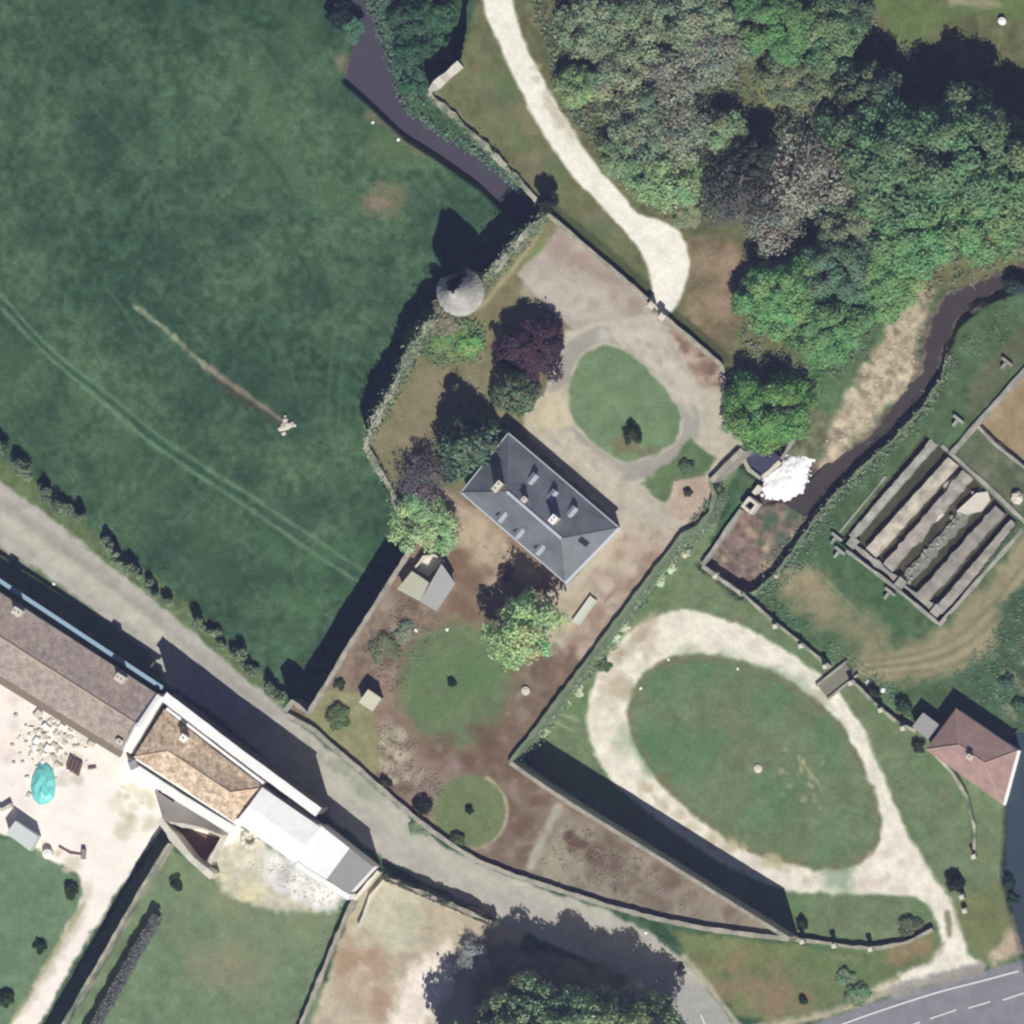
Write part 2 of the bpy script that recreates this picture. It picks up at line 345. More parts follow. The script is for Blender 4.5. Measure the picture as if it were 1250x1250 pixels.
lay(lambda x, y: np.abs(sd(x, y, ring)-13)-12, (660, 390, 870, 600), (160, 158, 151), soft=4, rough=1.2, var=0.03, where=LT)
lay(lambda x, y: np.abs(sd(x, y, ring)-1.5)-1.5, (660, 390, 870, 600), (196, 192, 176), soft=3, rough=1, alpha=0.6, where=LT)
lay(lambda x, y: np.abs(sd(x, y, ring)-26)-2.5, (650, 380, 880, 610), (200, 196, 180), soft=4, rough=2, alpha=0.7, where=LT)
ta([(742, 394), (802, 384), (832, 430), (852, 470), (842, 504), (824, 492), (782, 440), (748, 420)], (192, 187, 173), soft=6, rough=4, var=0.07, alpha=0.85)
ta([(688, 524), (735, 562), (762, 578), (748, 602), (700, 562), (672, 528)], (194, 186, 168), soft=6, rough=4, var=0.07, alpha=0.85)
patches([(742, 400), (800, 392), (840, 480), (822, 490), (780, 440)], (150, 146, 138), 20, 3, 8, 147, 0.4, where=LT)
patches([(690, 530), (740, 565), (735, 585), (690, 550)], (150, 148, 134), 14, 3, 7, 148, 0.45, where=LT)
patches([(700, 408), (800, 400), (830, 470), (800, 470), (760, 425)], (200, 196, 182), 22, 5, 13, 46, 0.35, where=LT)
patches([(790, 440), (850, 470), (850, 520), (810, 480)], (200, 196, 182), 14, 4, 10, 47, 0.35, where=LT)
patches([(700, 545), (760, 575), (740, 600), (690, 560)], (200, 194, 178), 20, 4, 10, 48, 0.4, where=LT)
patches([(850, 450), (890, 500), (895, 540), (860, 540)], (190, 182, 166), 14, 5, 14, 49, 0.7, where=LT)
area(OV, (116, 139, 108), smooth=True, soft=4, rough=2, var=0.07, cls='lawn', where=LT)
patches(OV, (120, 146, 110), 26, 5, 16, 50, 0.5, where=LT)
patches([(700, 505), (760, 563), (800, 550), (760, 540)], (120, 116, 90), 12, 4, 10, 51, 0.6, where=LT)
ta([(842, 534), (872, 561), (856, 586), (832, 588), (812, 614), (782, 590), (815, 566)], (102, 124, 92), soft=4, rough=3, var=0.07, cls='lawn')
ta([(822, 588), (858, 580), (868, 600), (858, 622), (830, 636), (815, 622)], (184, 164, 146), soft=3, rough=1, var=0.06)
ta([(768, 640), (832, 652), (700, 830), (684, 806), (700, 730)], (174, 158, 144), soft=8, rough=5, var=0.08)
stroke([(795, 655), (760, 705), (738, 735)], 3, (130, 112, 100), soft=3, rough=1, alpha=0.7, where=LT)
patches([(765, 650), (825, 655), (700, 830), (690, 800)], (150, 124, 112), 22, 5, 14, 52, 0.65, where=LT)
patches([(765, 640), (815, 650), (740, 720), (720, 700)], (196, 184, 164), 18, 5, 14, 53, 0.6, where=LT)
ta([(545, 605), (600, 640), (655, 700), (600, 720), (560, 690), (545, 650)], (172, 154, 134), soft=10, rough=6, var=0.1)
ta([(640, 500), (690, 470), (700, 520), (660, 530)], (196, 188, 158), soft=5, rough=3, cls='gravel_court')
ta([(670, 730), (720, 715), (700, 770), (670, 790)], (184, 170, 146), soft=8, rough=5)
patches([(540, 650), (610, 720), (560, 760), (540, 740)], (124, 100, 84), 14, 5, 16, 54, 0.7, where=LT)
patches([(545, 610), (610, 640), (640, 690), (580, 700)], (190, 172, 146), 14, 5, 16, 55, 0.6, where=LT)
ta([(640, 810), (700, 790), (710, 815), (640, 900), (610, 930), (560, 930), (600, 880)], (124, 106, 95), soft=10, rough=6, var=0.1)
patches([(430, 780), (500, 700), (540, 760), (480, 830)], (150, 138, 128), 26, 3, 10, 56, 0.75, where=LT)
patches([(430, 790), (510, 720), (530, 770), (480, 850)], (104, 86, 80), 22, 3, 11, 57, 0.7, where=LT)
blob(470, 790, 22, 14, (104, 106, 88), alpha=0.8, soft=8, rough=4, where=LT); blob(493, 768, 14, 9, (136, 136, 120), alpha=0.85, soft=6, rough=3, where=LT)
blob(556, 836, 68, 77, (110, 126, 96), soft=16, rough=6, var=0.06, cls='lawn', where=LT)
patches([(490, 780), (610, 780), (620, 890), (500, 900)], (96, 128, 90), 18, 8, 22, 58, 0.5, where=LT)
lay(lambda x, y: np.abs(np.sqrt(((x-556)/72)**2+((y-836)/80)**2)-1)*75-4, (470, 740, 640, 930), (136, 120, 88), soft=8, rough=4, alpha=0.4, where=LT)
ta([(396, 842), (445, 848), (456, 872), (470, 905), (458, 945), (440, 938), (358, 876), (377, 872)], (142, 144, 106), soft=6, rough=3, var=0.07, cls='lawn')
patches([(460, 880), (490, 890), (515, 960), (470, 960)], (184, 178, 152), 30, 4, 11, 59, 0.85, where=LT)
patches([(490, 930), (560, 930), (600, 960), (530, 990), (500, 980)], (150, 128, 126), 26, 4, 12, 60, 0.7, where=LT)
patches([(500, 900), (640, 880), (700, 960), (560, 950)], (106, 86, 78), 26, 6, 18, 61, 0.6, where=LT)
patches([(620, 935), (670, 965), (640, 1055), (605, 1050)], (110, 90, 82), 18, 6, 14, 62, 0.7, where=LT)
blob(573, 990, 45, 45, (116, 130, 98), soft=6, rough=2, var=0.05, cls='lawn', where=LT)
lay(lambda x, y: np.where(x+y > 1540, np.abs(np.hypot(x-573, y-990)-46)-1.5, 99), (520, 940, 630, 1045), (196, 184, 148), soft=3, rough=1, alpha=0.8, where=LT)
ta([(690, 985), (955, 1140), (860, 1130), (740, 1100), (640, 1066), (660, 1030)], (142, 134, 122), soft=6, rough=4, var=0.09)
stroke([(682, 985), (665, 1018), (648, 1058)], 8, (172, 170, 150), soft=5, rough=3, alpha=0.85, where=LT)
patches([(650, 1035), (690, 1015), (730, 1090), (660, 1070)], (158, 154, 134), 22, 6, 14, 63, 0.7, where=LT)
patches([(690, 1010), (730, 1040), (760, 1060), (700, 1035)], (98, 72, 70), 10, 5, 12, 64, 0.8, where=LT)
patches([(700, 990), (940, 1130), (860, 1125), (740, 1090)], (146, 132, 124), 40, 4, 12, 65, 0.6, where=LT)
patches([(700, 990), (940, 1130), (860, 1125), (740, 1090)], (110, 94, 86), 36, 4, 12, 66, 0.6, where=LT)
patches([(520, 620), (640, 680), (700, 800), (620, 930), (500, 960), (430, 800)], (158, 150, 140), 40, 3, 10, 401, 0.5, where=LT & (K == CLS['terrace']))
patches([(520, 620), (640, 680), (700, 800), (620, 930), (500, 960), (430, 800)], (104, 92, 86), 36, 3, 10, 402, 0.5, where=LT & (K == CLS['terrace']))
# ------------------------------------------------------------------ low ground in the east
NL = ~LT
ELAWN = [(622, 930), (866, 588), (905, 552), (858, 690), (905, 722), (1040, 828), (1120, 885), (1240, 985), (1232, 1180), (1150, 1180), (1060, 1165), (961, 1146), (790, 1038)]
area([(905, 549), (1100, 380), (1345, 300), (1345, 1200), (1240, 1180), (1230, 980), (1120, 885), (905, 722)], (86, 109, 84), soft=8, rough=4, var=0.12, cls='lawn', where=NL)
area(ELAWN, (113, 131, 102), soft=6, rough=3, var=0.07, cls='lawn', where=NL)
patches(ELAWN, (96, 126, 90), 40, 10, 30, 71, 0.5, where=NL)
patches(ELAWN, (126, 124, 98), 30, 8, 26, 72, 0.45, where=NL)
DR2 = [(727, 830), (746, 795), (776, 766), (820, 747), (866, 750), (916, 769), (966, 799), (1006, 829), (1035, 862), (1058, 900), (1084, 962), (1108, 1018), (1140, 1070), (1160, 1100), (1172, 1130), (1180, 1162), (1200, 1178), (1150, 1194), (1085, 1206), (1062, 1205), (1098, 1182), (1136, 1165), (1146, 1140), (1136, 1112), (1118, 1095), (1085, 1090), (1020, 1090), (960, 1085), (905, 1065), (850, 1035), (790, 990), (745, 950), (722, 910), (716, 870)]
area(DR2, (230, 225, 211), smooth=True, soft=5, rough=2.2, rs=16, var=0.06, cls='driveway', where=NL)
IN2 = [(765, 862), (775, 835), (800, 811), (840, 799), (890, 802), (940, 820), (985, 846), (1020, 877), (1045, 917), (1065, 962), (1076, 1003), (1070, 1032), (1048, 1052), (1010, 1061), (950, 1052), (900, 1032), (860, 1005), (820, 972), (790, 932), (770, 896)]
area(IN2, (112, 131, 103), smooth=True, soft=5, rough=3, var=0.07, cls='lawn', where=NL)
patches(IN2, (92, 126, 94), 26, 12, 34, 73, 0.55, where=NL)
patches(IN2, (118, 124, 96), 18, 10, 28, 74, 0.5, where=NL)
lay(lambda x, y: np.abs(sd(x, y, catmull(IN2))+4)-3, (740, 780, 1100, 1080), (128, 116, 92), soft=5, rough=3, alpha=0.5, where=NL)
patches([(722, 870), (746, 795), (800, 760), (800, 800), (765, 850)], (188, 176, 158), 26, 4, 14, 75, 0.6, where=NL)
patches([(750, 930), (860, 1030), (1000, 1080), (1000, 1070), (870, 1015)], (190, 180, 152), 40, 3, 9, 76, 0.6, where=NL)
patches([(1060, 1040), (1100, 1040), (1110, 1085), (1050, 1085)], (212, 196, 182), 12, 4, 10, 77, 0.6, where=NL)
patches([(960, 900), (1020, 920), (1010, 990), (940, 1000)], (166, 168, 134), 20, 2, 4.5, 78, 0.8, where=NL)
stroke([(975, 925), (990, 945), (1003, 960)], 3, (176, 172, 138), soft=4, rough=3, rs=7, alpha=0.8, where=NL)
stroke([(1155, 1113), (1158, 1140)], 5, (120, 120, 92), soft=4, rough=2, alpha=0.8)
stroke([(676, 868), (706, 880)], 3, (150, 164, 138), soft=3, rough=1, alpha=0.8, where=NL); stroke([(668, 876), (700, 892)], 3, (150, 164, 138), soft=3, rough=1, alpha=0.8, where=NL)
area([(770, 770), (800, 745), (790, 780), (750, 810)], (172, 158, 142), soft=10, rough=5, alpha=0.7, where=NL)
# fish farm meadow
patches([(910, 725), (960, 660), (1030, 670), (1140, 760), (1040, 800)], (70, 104, 80), 20, 10, 26, 81, 0.6, where=NL)
area([(942, 700), (985, 686), (1040, 735), (1085, 775), (1060, 800), (1000, 765), (955, 730)], (138, 136, 110), soft=22, rough=10, alpha=0.85, where=NL)
area([(955, 702), (982, 692), (1022, 730), (1010, 750), (965, 722)], (156, 147, 120), soft=14, rough=8, where=NL)
SW_ = [(1042, 800), (1100, 786), (1150, 764), (1200, 712), (1270, 640), (1270, 735), (1222, 790), (1160, 824), (1080, 832), (1042, 825)]
area(SW_, (150, 144, 118), smooth=True, soft=16, rough=7, var=0.06, cls='bare_ground', where=NL)
for q in range(5):
    stroke([(1050, 812+4*q-4), (1110, 800+5*q), (1165, 778+8*q), (1215, 730+12*q), (1262, 670+14*q)], 3.5, ((120, 118, 94), (172, 164, 136))[q % 2], soft=4, rough=1.5, alpha=0.6, where=NL)
stroke([(1000, 700), (1040, 740), (1060, 760)], 2.5, (150, 160, 124), soft=3, rough=1, alpha=0.6, where=NL)
area([(1180, 470), (1250, 400), (1250, 440), (1180, 510)], (108, 108, 90), soft=10, rough=6, alpha=0.7, where=NL)
area([(1192, 522), (1250, 455), (1345, 440), (1345, 560), (1262, 582)], (158, 142, 116), soft=4, rough=2, var=0.07, cls='bare_ground', where=NL)
area([(1154, 556), (1190, 522), (1262, 582), (1240, 632)], (104, 112, 94), soft=4, rough=2, var=0.08, where=NL)
area([(1215, 740), (1345, 640), (1345, 900), (1236, 900), (1180, 860), (1150, 832), (1210, 800)], (80, 104, 84), soft=12, rough=6, var=0.12, where=NL)
patches([(1225, 790), (1250, 770), (1250, 880), (1225, 880)], (146, 144, 120), 10, 4, 10, 82, 0.7, where=NL)
patches([(1154, 556), (1190, 522), (1262, 582), (1240, 632)], (132, 130, 112), 16, 4, 12, 287, 0.6, where=NL)
patches([(1154, 556), (1190, 522), (1262, 582), (1240, 632)], (84, 98, 80), 14, 4, 12, 288, 0.6, where=NL)
area(RACE, (80, 80, 74), soft=2, rough=0, var=0.08, cls='raceway_floor', where=NL)
def rlane(a0, a1, b0, b1, col, **k):         # a lane of the drained raceways between two of its walls
    area([a0, a1, b1, b0], col, soft=3, rough=1.5, var=0.12, vs=7, where=NL & (Hh < -1.5), **k)
# riverbed
area(RIVER, (104, 96, 92), soft=4, rough=2, var=0.14, cls='riverbed', where=NL)
BED = [(1122, 345), (1137, 357), (1128, 400), (1122, 440), (1098, 478), (1062, 520), (1025, 556), (1003, 570), (1003, 545), (1018, 508), (1050, 452), (1092, 386)]
area(BED, (172, 160, 140), soft=14, rough=8, rs=16, var=0.1, vs=7, cls='riverbed', where=NL)
patches(BED, (208, 196, 172), 60, 1.5, 8, 83, 0.7, where=NL)
patches(BED, (122, 114, 100), 50, 1.5, 6, 84, 0.7, where=NL)
area([(990, 500), (1015, 505), (1000, 560), (970, 560), (960, 540)], (108, 112, 92), soft=8, rough=5, var=0.16, vs=7, where=NL)
BAS = [(903, 622), (858, 690), (905, 726), (940, 700), (980, 645), (985, 625), (955, 612)]
area(BAS, (124, 112, 106), soft=4, rough=2, var=0.16, vs=7, cls='riverbed', where=NL)
patches(BAS, (196, 178, 148), 8, 4, 10, 85, 0.85, where=NL); patches(BAS, (146, 124, 120), 14, 4, 9, 86, 0.7, where=NL)
patches([(935, 625), (970, 620), (955, 670), (925, 680)], (78, 104, 90), 8, 5, 12, 87, 0.7, where=NL)
area(MOAT, (66, 66, 76), soft=6, rough=3, var=0.1, cls='riverbed', where=NL & (Hh < 0))
area([(1232, 900), (1345, 880), (1345, 1200), (1250, 1180), (1238, 1130), (1222, 1075), (1224, 1000)], (70, 78, 84), soft=6, rough=4, var=0.1, cls='riverbed', where=NL)
# ------------------------------------------------------------------ roads and the farm side
SROAD = [(-90, 528), (0, 588), (70, 640), (140, 695), (220, 760), (290, 820), (340, 862), (352, 876), (402, 914), (440, 946), (503, 1001), (545, 1035), (600, 1062), (660, 1084), (740, 1110), (800, 1142), (838, 1175), (866, 1210), (905, 1262), (900, 1345), (790, 1345), (790, 1250), (772, 1200), (700, 1165), (620, 1132), (585, 1108), (520, 1078), (470, 1052), (420, 1010), (385, 985), (300, 905), (240, 858), (195, 832), (100, 760), (0, 690), (-90, 630)]
area([(-90, 500), (0, 560), (60, 600), (140, 670), (240, 750), (340, 845), (352, 876), (300, 840), (140, 705), (-90, 540)], (104, 122, 90), soft=10, rough=5, var=0.1, where=NL)
area(SROAD, (178, 176, 168), soft=5, rough=2.5, var=0.05, cls='road', where=NL)
stroke([(0, 632), (80, 694), (160, 752), (230, 806)], 15, (196, 194, 176), soft=10, rough=2, alpha=0.7)
stroke([(0, 612), (80, 672), (170, 740), (260, 815), (330, 870)], 10, (158, 154, 148), soft=8, rough=2, alpha=0.6)
stroke([(390, 935), (460, 990), (540, 1050), (600, 1078)], 14, (186, 186, 176), soft=10, rough=2, alpha=0.6)
patches([(340, 880), (380, 900), (470, 980), (440, 970)], (150, 156, 138), 14, 5, 14, 91, 0.6, where=NL)
area([(-20, 660), (50, 700), (110, 745), (180, 795), (200, 840), (100, 790), (-20, 720)], (104, 122, 92), soft=7, rough=3, var=0.1, where=NL)
area([(820, 1138), (870, 1140), (961, 1152), (1060, 1166), (1135, 1140), (1150, 1150), (1140, 1165), (1085, 1196), (1010, 1232), (940, 1248), (900, 1240), (868, 1205), (840, 1172)], (114, 124, 92), soft=8, rough=4, var=0.07, cls='lawn', where=NL)
patches([(850, 1150), (960, 1180), (1000, 1225), (930, 1245), (870, 1205)], (142, 124, 104), 26, 6, 18, 92, 0.6, where=NL)
patches([(980, 1160), (1080, 1170), (1060, 1200), (1000, 1210)], (100, 126, 88), 14, 8, 20, 93, 0.5, where=NL)
stroke([(835, 1168), (862, 1200), (905, 1256)], 7, (196, 186, 166), soft=5, rough=2, alpha=0.8, where=NL)
stroke([(905, 1262), (980, 1244), (1040, 1226), (1090, 1204)], 12, (196, 184, 162), soft=7, rough=3, alpha=0.85, where=NL)
area([(1090, 1140), (1142, 1142), (1130, 1165), (1080, 1175)], (150, 128, 106), soft=10, rough=5, alpha=0.7, where=NL)
area([(868, 1345), (900, 1262), (985, 1252), (1060, 1224), (1140, 1202), (1250, 1168), (1345, 1140), (1345, 1345)], (138, 140, 148), soft=4, rough=1, var=0.03, cls='road', where=NL)
stroke([(1090, 1208), (1150, 1192), (1195, 1180)], 16, (158, 154, 150), soft=6, rough=3, alpha=0.9, where=NL)
area([(1195, 1150), (1236, 1120), (1250, 1160), (1210, 1178)], (186, 172, 152), soft=10, rough=5, where=NL)
area([(1160, 1100), (1215, 1080), (1236, 1130), (1200, 1165), (1178, 1150)], (118, 126, 92), soft=10, rough=5, where=NL)
area([(800, 1195), (862, 1205), (900, 1262), (880, 1345), (790, 1345)], (166, 166, 164), soft=6, rough=1, var=0.03, where=NL & (K == CLS['road']))
# farm yard
YARD = [(-90, 770), (0, 826), (150, 918), (165, 930), (300, 1015), (330, 1050), (250, 1060), (200, 1005), (183, 1030), (140, 1095), (110, 1140), (40, 1262), (-20, 1345), (-60, 1345), (20, 1240), (85, 1125), (100, 1095), (95, 1072), (60, 1048), (35, 1030), (-90, 990)]
area([(-90, 980), (0, 1025), (35, 1028), (60, 1048), (96, 1074), (102, 1098), (82, 1135), (10, 1250), (-40, 1345), (-90, 1345)], (110, 135, 109), soft=4, rough=2, var=0.06, cls='lawn', where=NL)
area([(183, 1040), (200, 1030), (260, 1070), (420, 1085), (360, 1345), (-20, 1345), (60, 1240), (140, 1110)], (116, 136, 109), soft=5, rough=2, var=0.07, cls='lawn', where=NL)
area(YARD, (248, 240, 232), soft=4, rough=2.5, var=0.02, cls='yard', where=NL)
stroke([(100, 1105), (70, 1155), (30, 1220), (-10, 1290)], 5, (168, 170, 128), soft=4, rough=1.5, alpha=0.7)
stroke([(106, 1085), (92, 1125), (60, 1180), (20, 1240)], 12, (140, 134, 112), soft=8, rough=4, alpha=0.35)
patches([(140, 960), (200, 970), (190, 1020), (140, 1020)], (196, 194, 170), 22, 3, 10, 101, 0.75, where=NL)
patches([(40, 870), (120, 900), (110, 960), (40, 950)], (206, 200, 186), 22, 3, 9, 102, 0.7, where=NL)
patches([(0, 840), (60, 860), (40, 1000), (0, 1000)], (238, 226, 218), 12, 6, 16, 103, 0.7, where=NL)
patches([(40, 1020), (100, 1050), (95, 1072), (50, 1045)], (210, 202, 178), 14, 3, 8, 104, 0.8, where=NL)
patches([(200, 1080), (400, 1120), (330, 1230), (200, 1230)], (134, 140, 112), 14, 12, 34, 105, 0.5, where=NL)
blob(272, 1182, 36, 22, (146, 142, 118), alpha=0.6, soft=24, rough=8, where=NL)
area([(262, 1040), (300, 1020), (320, 1030), (340, 1080), (410, 1085), (410, 1110), (340, 1115), (270, 1090)], (198, 194, 176), soft=9, rough=5, var=0.08, cls='bare_ground', where=NL)
patches([(310, 1035), (380, 1050), (420, 1095), (400, 1115), (330, 1085)], (226, 224, 218), 26, 3, 12, 301, 0.0, where=NL)
area([(310, 1035), (380, 1050), (420, 1095), (400, 1115), (330, 1085)], (186, 187, 186), soft=8, rough=5, var=0.07, where=NL)
patches([(310, 1035), (380, 1050), (420, 1095), (400, 1115), (330, 1085)], (232, 230, 224), 30, 3, 13, 302, 0.7, where=NL)
patches([(265, 1060), (330, 1090), (330, 1110), (280, 1090)], (214, 206, 170), 14, 4, 9, 106, 0.8, where=NL)
area([(462, 1068), (520, 1085), (588, 1112), (640, 1140), (560, 1345), (350, 1345), (380, 1250), (425, 1120)], (188, 178, 158), soft=5, rough=3, var=0.06, cls='bare_ground', where=NL)
area([(470, 1080), (515, 1090), (512, 1160), (480, 1165), (440, 1125)], (192, 190, 168), soft=6, rough=4, where=NL)
patches([(420, 1140), (470, 1150), (470, 1240), (400, 1230)], (168, 142, 122), 20, 5, 16, 107, 0.6, where=NL)
area([(500, 1180), (552, 1150), (556, 1200), (520, 1262), (470, 1262)], (238, 228, 216), soft=16, rough=8, where=NL)
stroke([(520, 1090), (550, 1104), (586, 1116)], 8, (232, 222, 208), soft=6, rough=4, alpha=0.9, where=NL)
area([(590, 1150), (700, 1165), (790, 1205), (800, 1345), (560, 1345)], (140, 132, 116), soft=12, rough=8, var=0.12, where=NL)
_m = C.mean(-1, keepdims=True); C = np.where((LT & (C[..., 0] > C[..., 1]-8))[..., None], C*0.78+_m*0.22+np.array([5, 3, 0]), C); C = np.clip(C, 0, 255)
# ------------------------------------------------------------------ ground sheets cut from the grid by cover
def ground_mat(name, fscale, amt, bump):
    m = bpy.data.materials.new(name); m.use_nodes = True; n = m.node_tree.nodes; L = m.node_tree.links; b = n['Principled BSDF']
    b.inputs['Roughness'].default_value = 0.95; b.inputs['Specular IOR Level'].default_value = 0.1
    at = n.new('ShaderNodeAttribute'); at.attribute_name = 'cover'
    geo = n.new('ShaderNodeNewGeometry')
    def nz(sc, d):
        t = n.new('ShaderNodeTexNoise'); t.inputs['Scale'].default_value = sc; t.inputs['Detail'].default_value = d
        L.new(geo.outputs['Position'], t.inputs['Vector']); return t.outputs['Fac']
    mr = n.new('ShaderNodeMapRange'); L.new(nz(fscale, 3), mr.inputs[0])
    mr.inputs[1].default_value = 0.25; mr.inputs[2].default_value = 0.75; mr.inputs[3].default_value = 1-amt; mr.inputs[4].default_value = 1+amt
    vm = n.new('ShaderNodeVectorMath'); vm.operation = 'SCALE'; L.new(at.outputs['Color'], vm.inputs[0]); L.new(mr.outputs[0], vm.inputs['Scale'])
    L.new(vm.outputs[0], b.inputs['Base Color'])
    bp = n.new('ShaderNodeBump'); bp.inputs['Strength'].default_value = bump; bp.inputs['Distance'].default_value = 0.12
    L.new(nz(fscale*0.8, 3), bp.inputs['Height']); L.new(bp.outputs[0], b.inputs['Normal'])
    return m
GM = {'meadow': ground_mat('meadow_grass', 3.0, 0.26, 0.5), 'lawn': ground_mat('mown_grass', 3.5, 0.18, 0.35), 'terrace': ground_mat('bare_terrace', 3.5, 0.13, 0.3),
      'driveway': ground_mat('white_gravel', 3.0, 0.10, 0.15), 'gravel_court': ground_mat('court_gravel', 3.5, 0.12, 0.15), 'road': ground_mat('asphalt', 2.5, 0.07, 0.06),
      'yard': ground_mat('yard_gravel', 2.5, 0.04, 0.1), 'riverbed': ground_mat('stony_bed', 3.5, 0.2, 0.5), 'woodland_floor': ground_mat('wood_floor', 3.0, 0.18, 0.5),
      'bare_ground': ground_mat('bare_soil', 3.0, 0.11, 0.3), 'raceway_floor': ground_mat('concrete_floor', 3.0, 0.12, 0.2)}
VX = (WX-625)*0.1; VY = (625-WY)*0.1
CO = np.stack([VX, VY, Hh], -1).reshape(-1, 3); AIR = np.array([0.014, 0.018, 0.034]); CL = np.maximum(lin(C).reshape(-1, 3)-AIR, 0.012)*1.02
qi = np.arange(NX*NY).reshape(NY, NX); quads = np.stack([qi[:-1, :-1], qi[1:, :-1], qi[1:, 1:], qi[:-1, 1:]], -1).reshape(-1, 4)
KF = K[:-1, :-1].reshape(-1)
def mesh_np(name, co, faces, nper):
    me = bpy.data.meshes.new(name); nf = len(faces)
    me.vertices.add(len(co)); me.vertices.foreach_set('co', np.ascontiguousarray(co, np.float32).ravel())
    me.loops.add(nf*nper); me.loops.foreach_set('vertex_index', np.ascontiguousarray(faces, np.int32).ravel())
    me.polygons.add(nf); me.polygons.foreach_set('loop_start', np.arange(0, nf*nper, nper, dtype=np.int32))
    try: me.polygons.foreach_set('loop_total', np.full(nf, nper, np.int32))
    except Exception: pass
    me.update(calc_edges=True); return me
for nm, kk in CLS.items():
    f = quads[KF == kk]
    if len(f) == 0: continue
    u, inv = np.unique(f.ravel(), return_inverse=True)
    me = mesh_np(nm, CO[u], inv.reshape(-1, 4), 4)
    ca = me.color_attributes.new('cover', 'FLOAT_COLOR', 'POINT')
    ca.data.foreach_set('color', np.ascontiguousarray(np.concatenate([CL[u], np.ones((len(u), 1))], 1), np.float32).ravel())
    me.materials.append(GM[nm]); o = bpy.data.objects.new(nm, me); link(o); tag(o, kind='structure')
# the country beyond the frame, out to the horizon
mb = MB(); a0, a1, b0, b1, R = VX.min(), VX.max(), VY.min(), VY.max(), 3500
for q in ([(-R, b1), (R, b1), (R, R), (-R, R)], [(-R, -R), (R, -R), (R, b0), (-R, b0)], [(-R, b0), (a0, b0), (a0, b1), (-R, b1)], [(a1, b0), (R, b0), (R, b1), (a1, b1)]):
    mb.add([(x, y, -0.05) for x, y in q], [(0, 1, 2, 3)])
tag(mb.build('countryside', mat('countryside_grass', (78, 100, 80), 0.25, 0.02, fine=0.4), origin=(0, 0, 0)), kind='structure')
# ------------------------------------------------------------------ water
def water_mat(name, rgb, rough=0.1, rip=0.4):
    m = bpy.data.materials.new(name); m.use_nodes = True; n = m.node_tree.nodes; L = m.node_tree.links; b = n['Principled BSDF']
    b.inputs['Roughness'].default_value = rough; b.inputs['IOR'].default_value = 1.33
    t = n.new('ShaderNodeTexNoise'); t.inputs['Scale'].default_value = 0.35; t.inputs['Detail'].default_value = 4
    geo = n.new('ShaderNodeNewGeometry'); L.new(geo.outputs['Position'], t.inputs['Vector'])
    r = n.new('ShaderNodeValToRGB'); c = lin(rgb); r.color_ramp.elements[0].color = (*(c*0.85), 1); r.color_ramp.elements[1].color = (*(c*1.2), 1)
    L.new(t.outputs[0], r.inputs[0]); L.new(r.outputs[0], b.inputs['Base Color'])
    t2 = n.new('ShaderNodeTexNoise'); t2.inputs['Scale'].default_value = 2.2; L.new(geo.outputs['Position'], t2.inputs['Vector'])
    bp = n.new('ShaderNodeBump'); bp.inputs['Strength'].default_value = rip; bp.inputs['Distance'].default_value = 0.05
    L.new(t2.outputs[0], bp.inputs['Height']); L.new(bp.outputs[0], b.inputs['Normal']); return m
def sheet(name, pts, z, m):
    mb = MB(); mb.add([P(x, y, z) for x, y in pts], [tuple(range(len(pts)))[::-1]]); o = mb.build(name, m, origin=(0, 0, 0)); return tag(o, kind='structure')
sheet('moat_water', [(400, -90), (520, -90), (560, 150), (600, 180), (690, 258), (640, 290), (520, 190), (405, 110)], -1.5, water_mat('moat_surface', (76, 73, 82)))
sheet('river_water', [(1000, 575), (1040, 535), (1085, 492), (1112, 450), (1122, 400), (1150, 352), (1345, 290), (1345, 352), (1205, 380), (1180, 410), (1165, 450), (1125, 512), (1060, 580), (1020, 625), (990, 680), (930, 745), (900, 745), (880, 715), (940, 660), (960, 612)], -2.62, water_mat('river_surface', (72, 65, 62)))
sheet('weir_pool', [(904, 556), (925, 536), (952, 558), (955, 568), (925, 590), (915, 572)], -1.35, water_mat('pool_surface', (72, 72, 92)))
sheet('river_water', [(1215, 880), (1345, 860), (1345, 1230), (1240, 1200), (1215, 1080)], -2.2, water_mat('lower_river_surface', (58, 72, 80)))
# foam below the weir: a heap of churned white water
mb = MB(); rr = random.Random(5)
fo = [(932, 590), (950, 570), (966, 556), (986, 552), (990, 566), (984, 580), (978, 596), (966, 606), (944, 608), (934, 602)]
f_pts = []
while len(f_pts) < 420:
    x, y = rr.uniform(928, 996), rr.uniform(548, 612)
    dd = float(sd(np.array([x]), np.array([y]), fo)[0])
    if dd < -1 or (dd < 5 and rr.random() < 0.15): f_pts.append((x, y, dd))
for i, (x, y, dd) in enumerate(f_pts):
    p = P(x, y, -2.2); mb.rock((p.x, p.y, -2.35+0.25*min(1, max(0, -dd/14))), rr.uniform(0.3, 0.7) if dd < -2 else rr.uniform(0.1, 0.3), 0.35, 9, i)
fo_ = tag(mb.build('foam', mat('white_foam', (246, 248, 250), 0.12, 1.2, 0.6)), kind='stuff')
for p in fo_.data.polygons: p.use_smooth = True
mb = MB(); rr = random.Random(44); k = 0
while k < 130:
    x, y = rr.uniform(1000, 1140), rr.uniform(345, 580)
    if float(sd(np.array([x]), np.array([y]), BED)[0]) > -2: continue
    g = G(x, y); mb.rock((g.x, g.y, g.z), 0.07+0.16*rr.random()**3, 0.6, 6, k); k += 1
tag(mb.build('river_stones', mat('river_stone', (196, 186, 166), 0.25, 1.5)), kind='stuff')
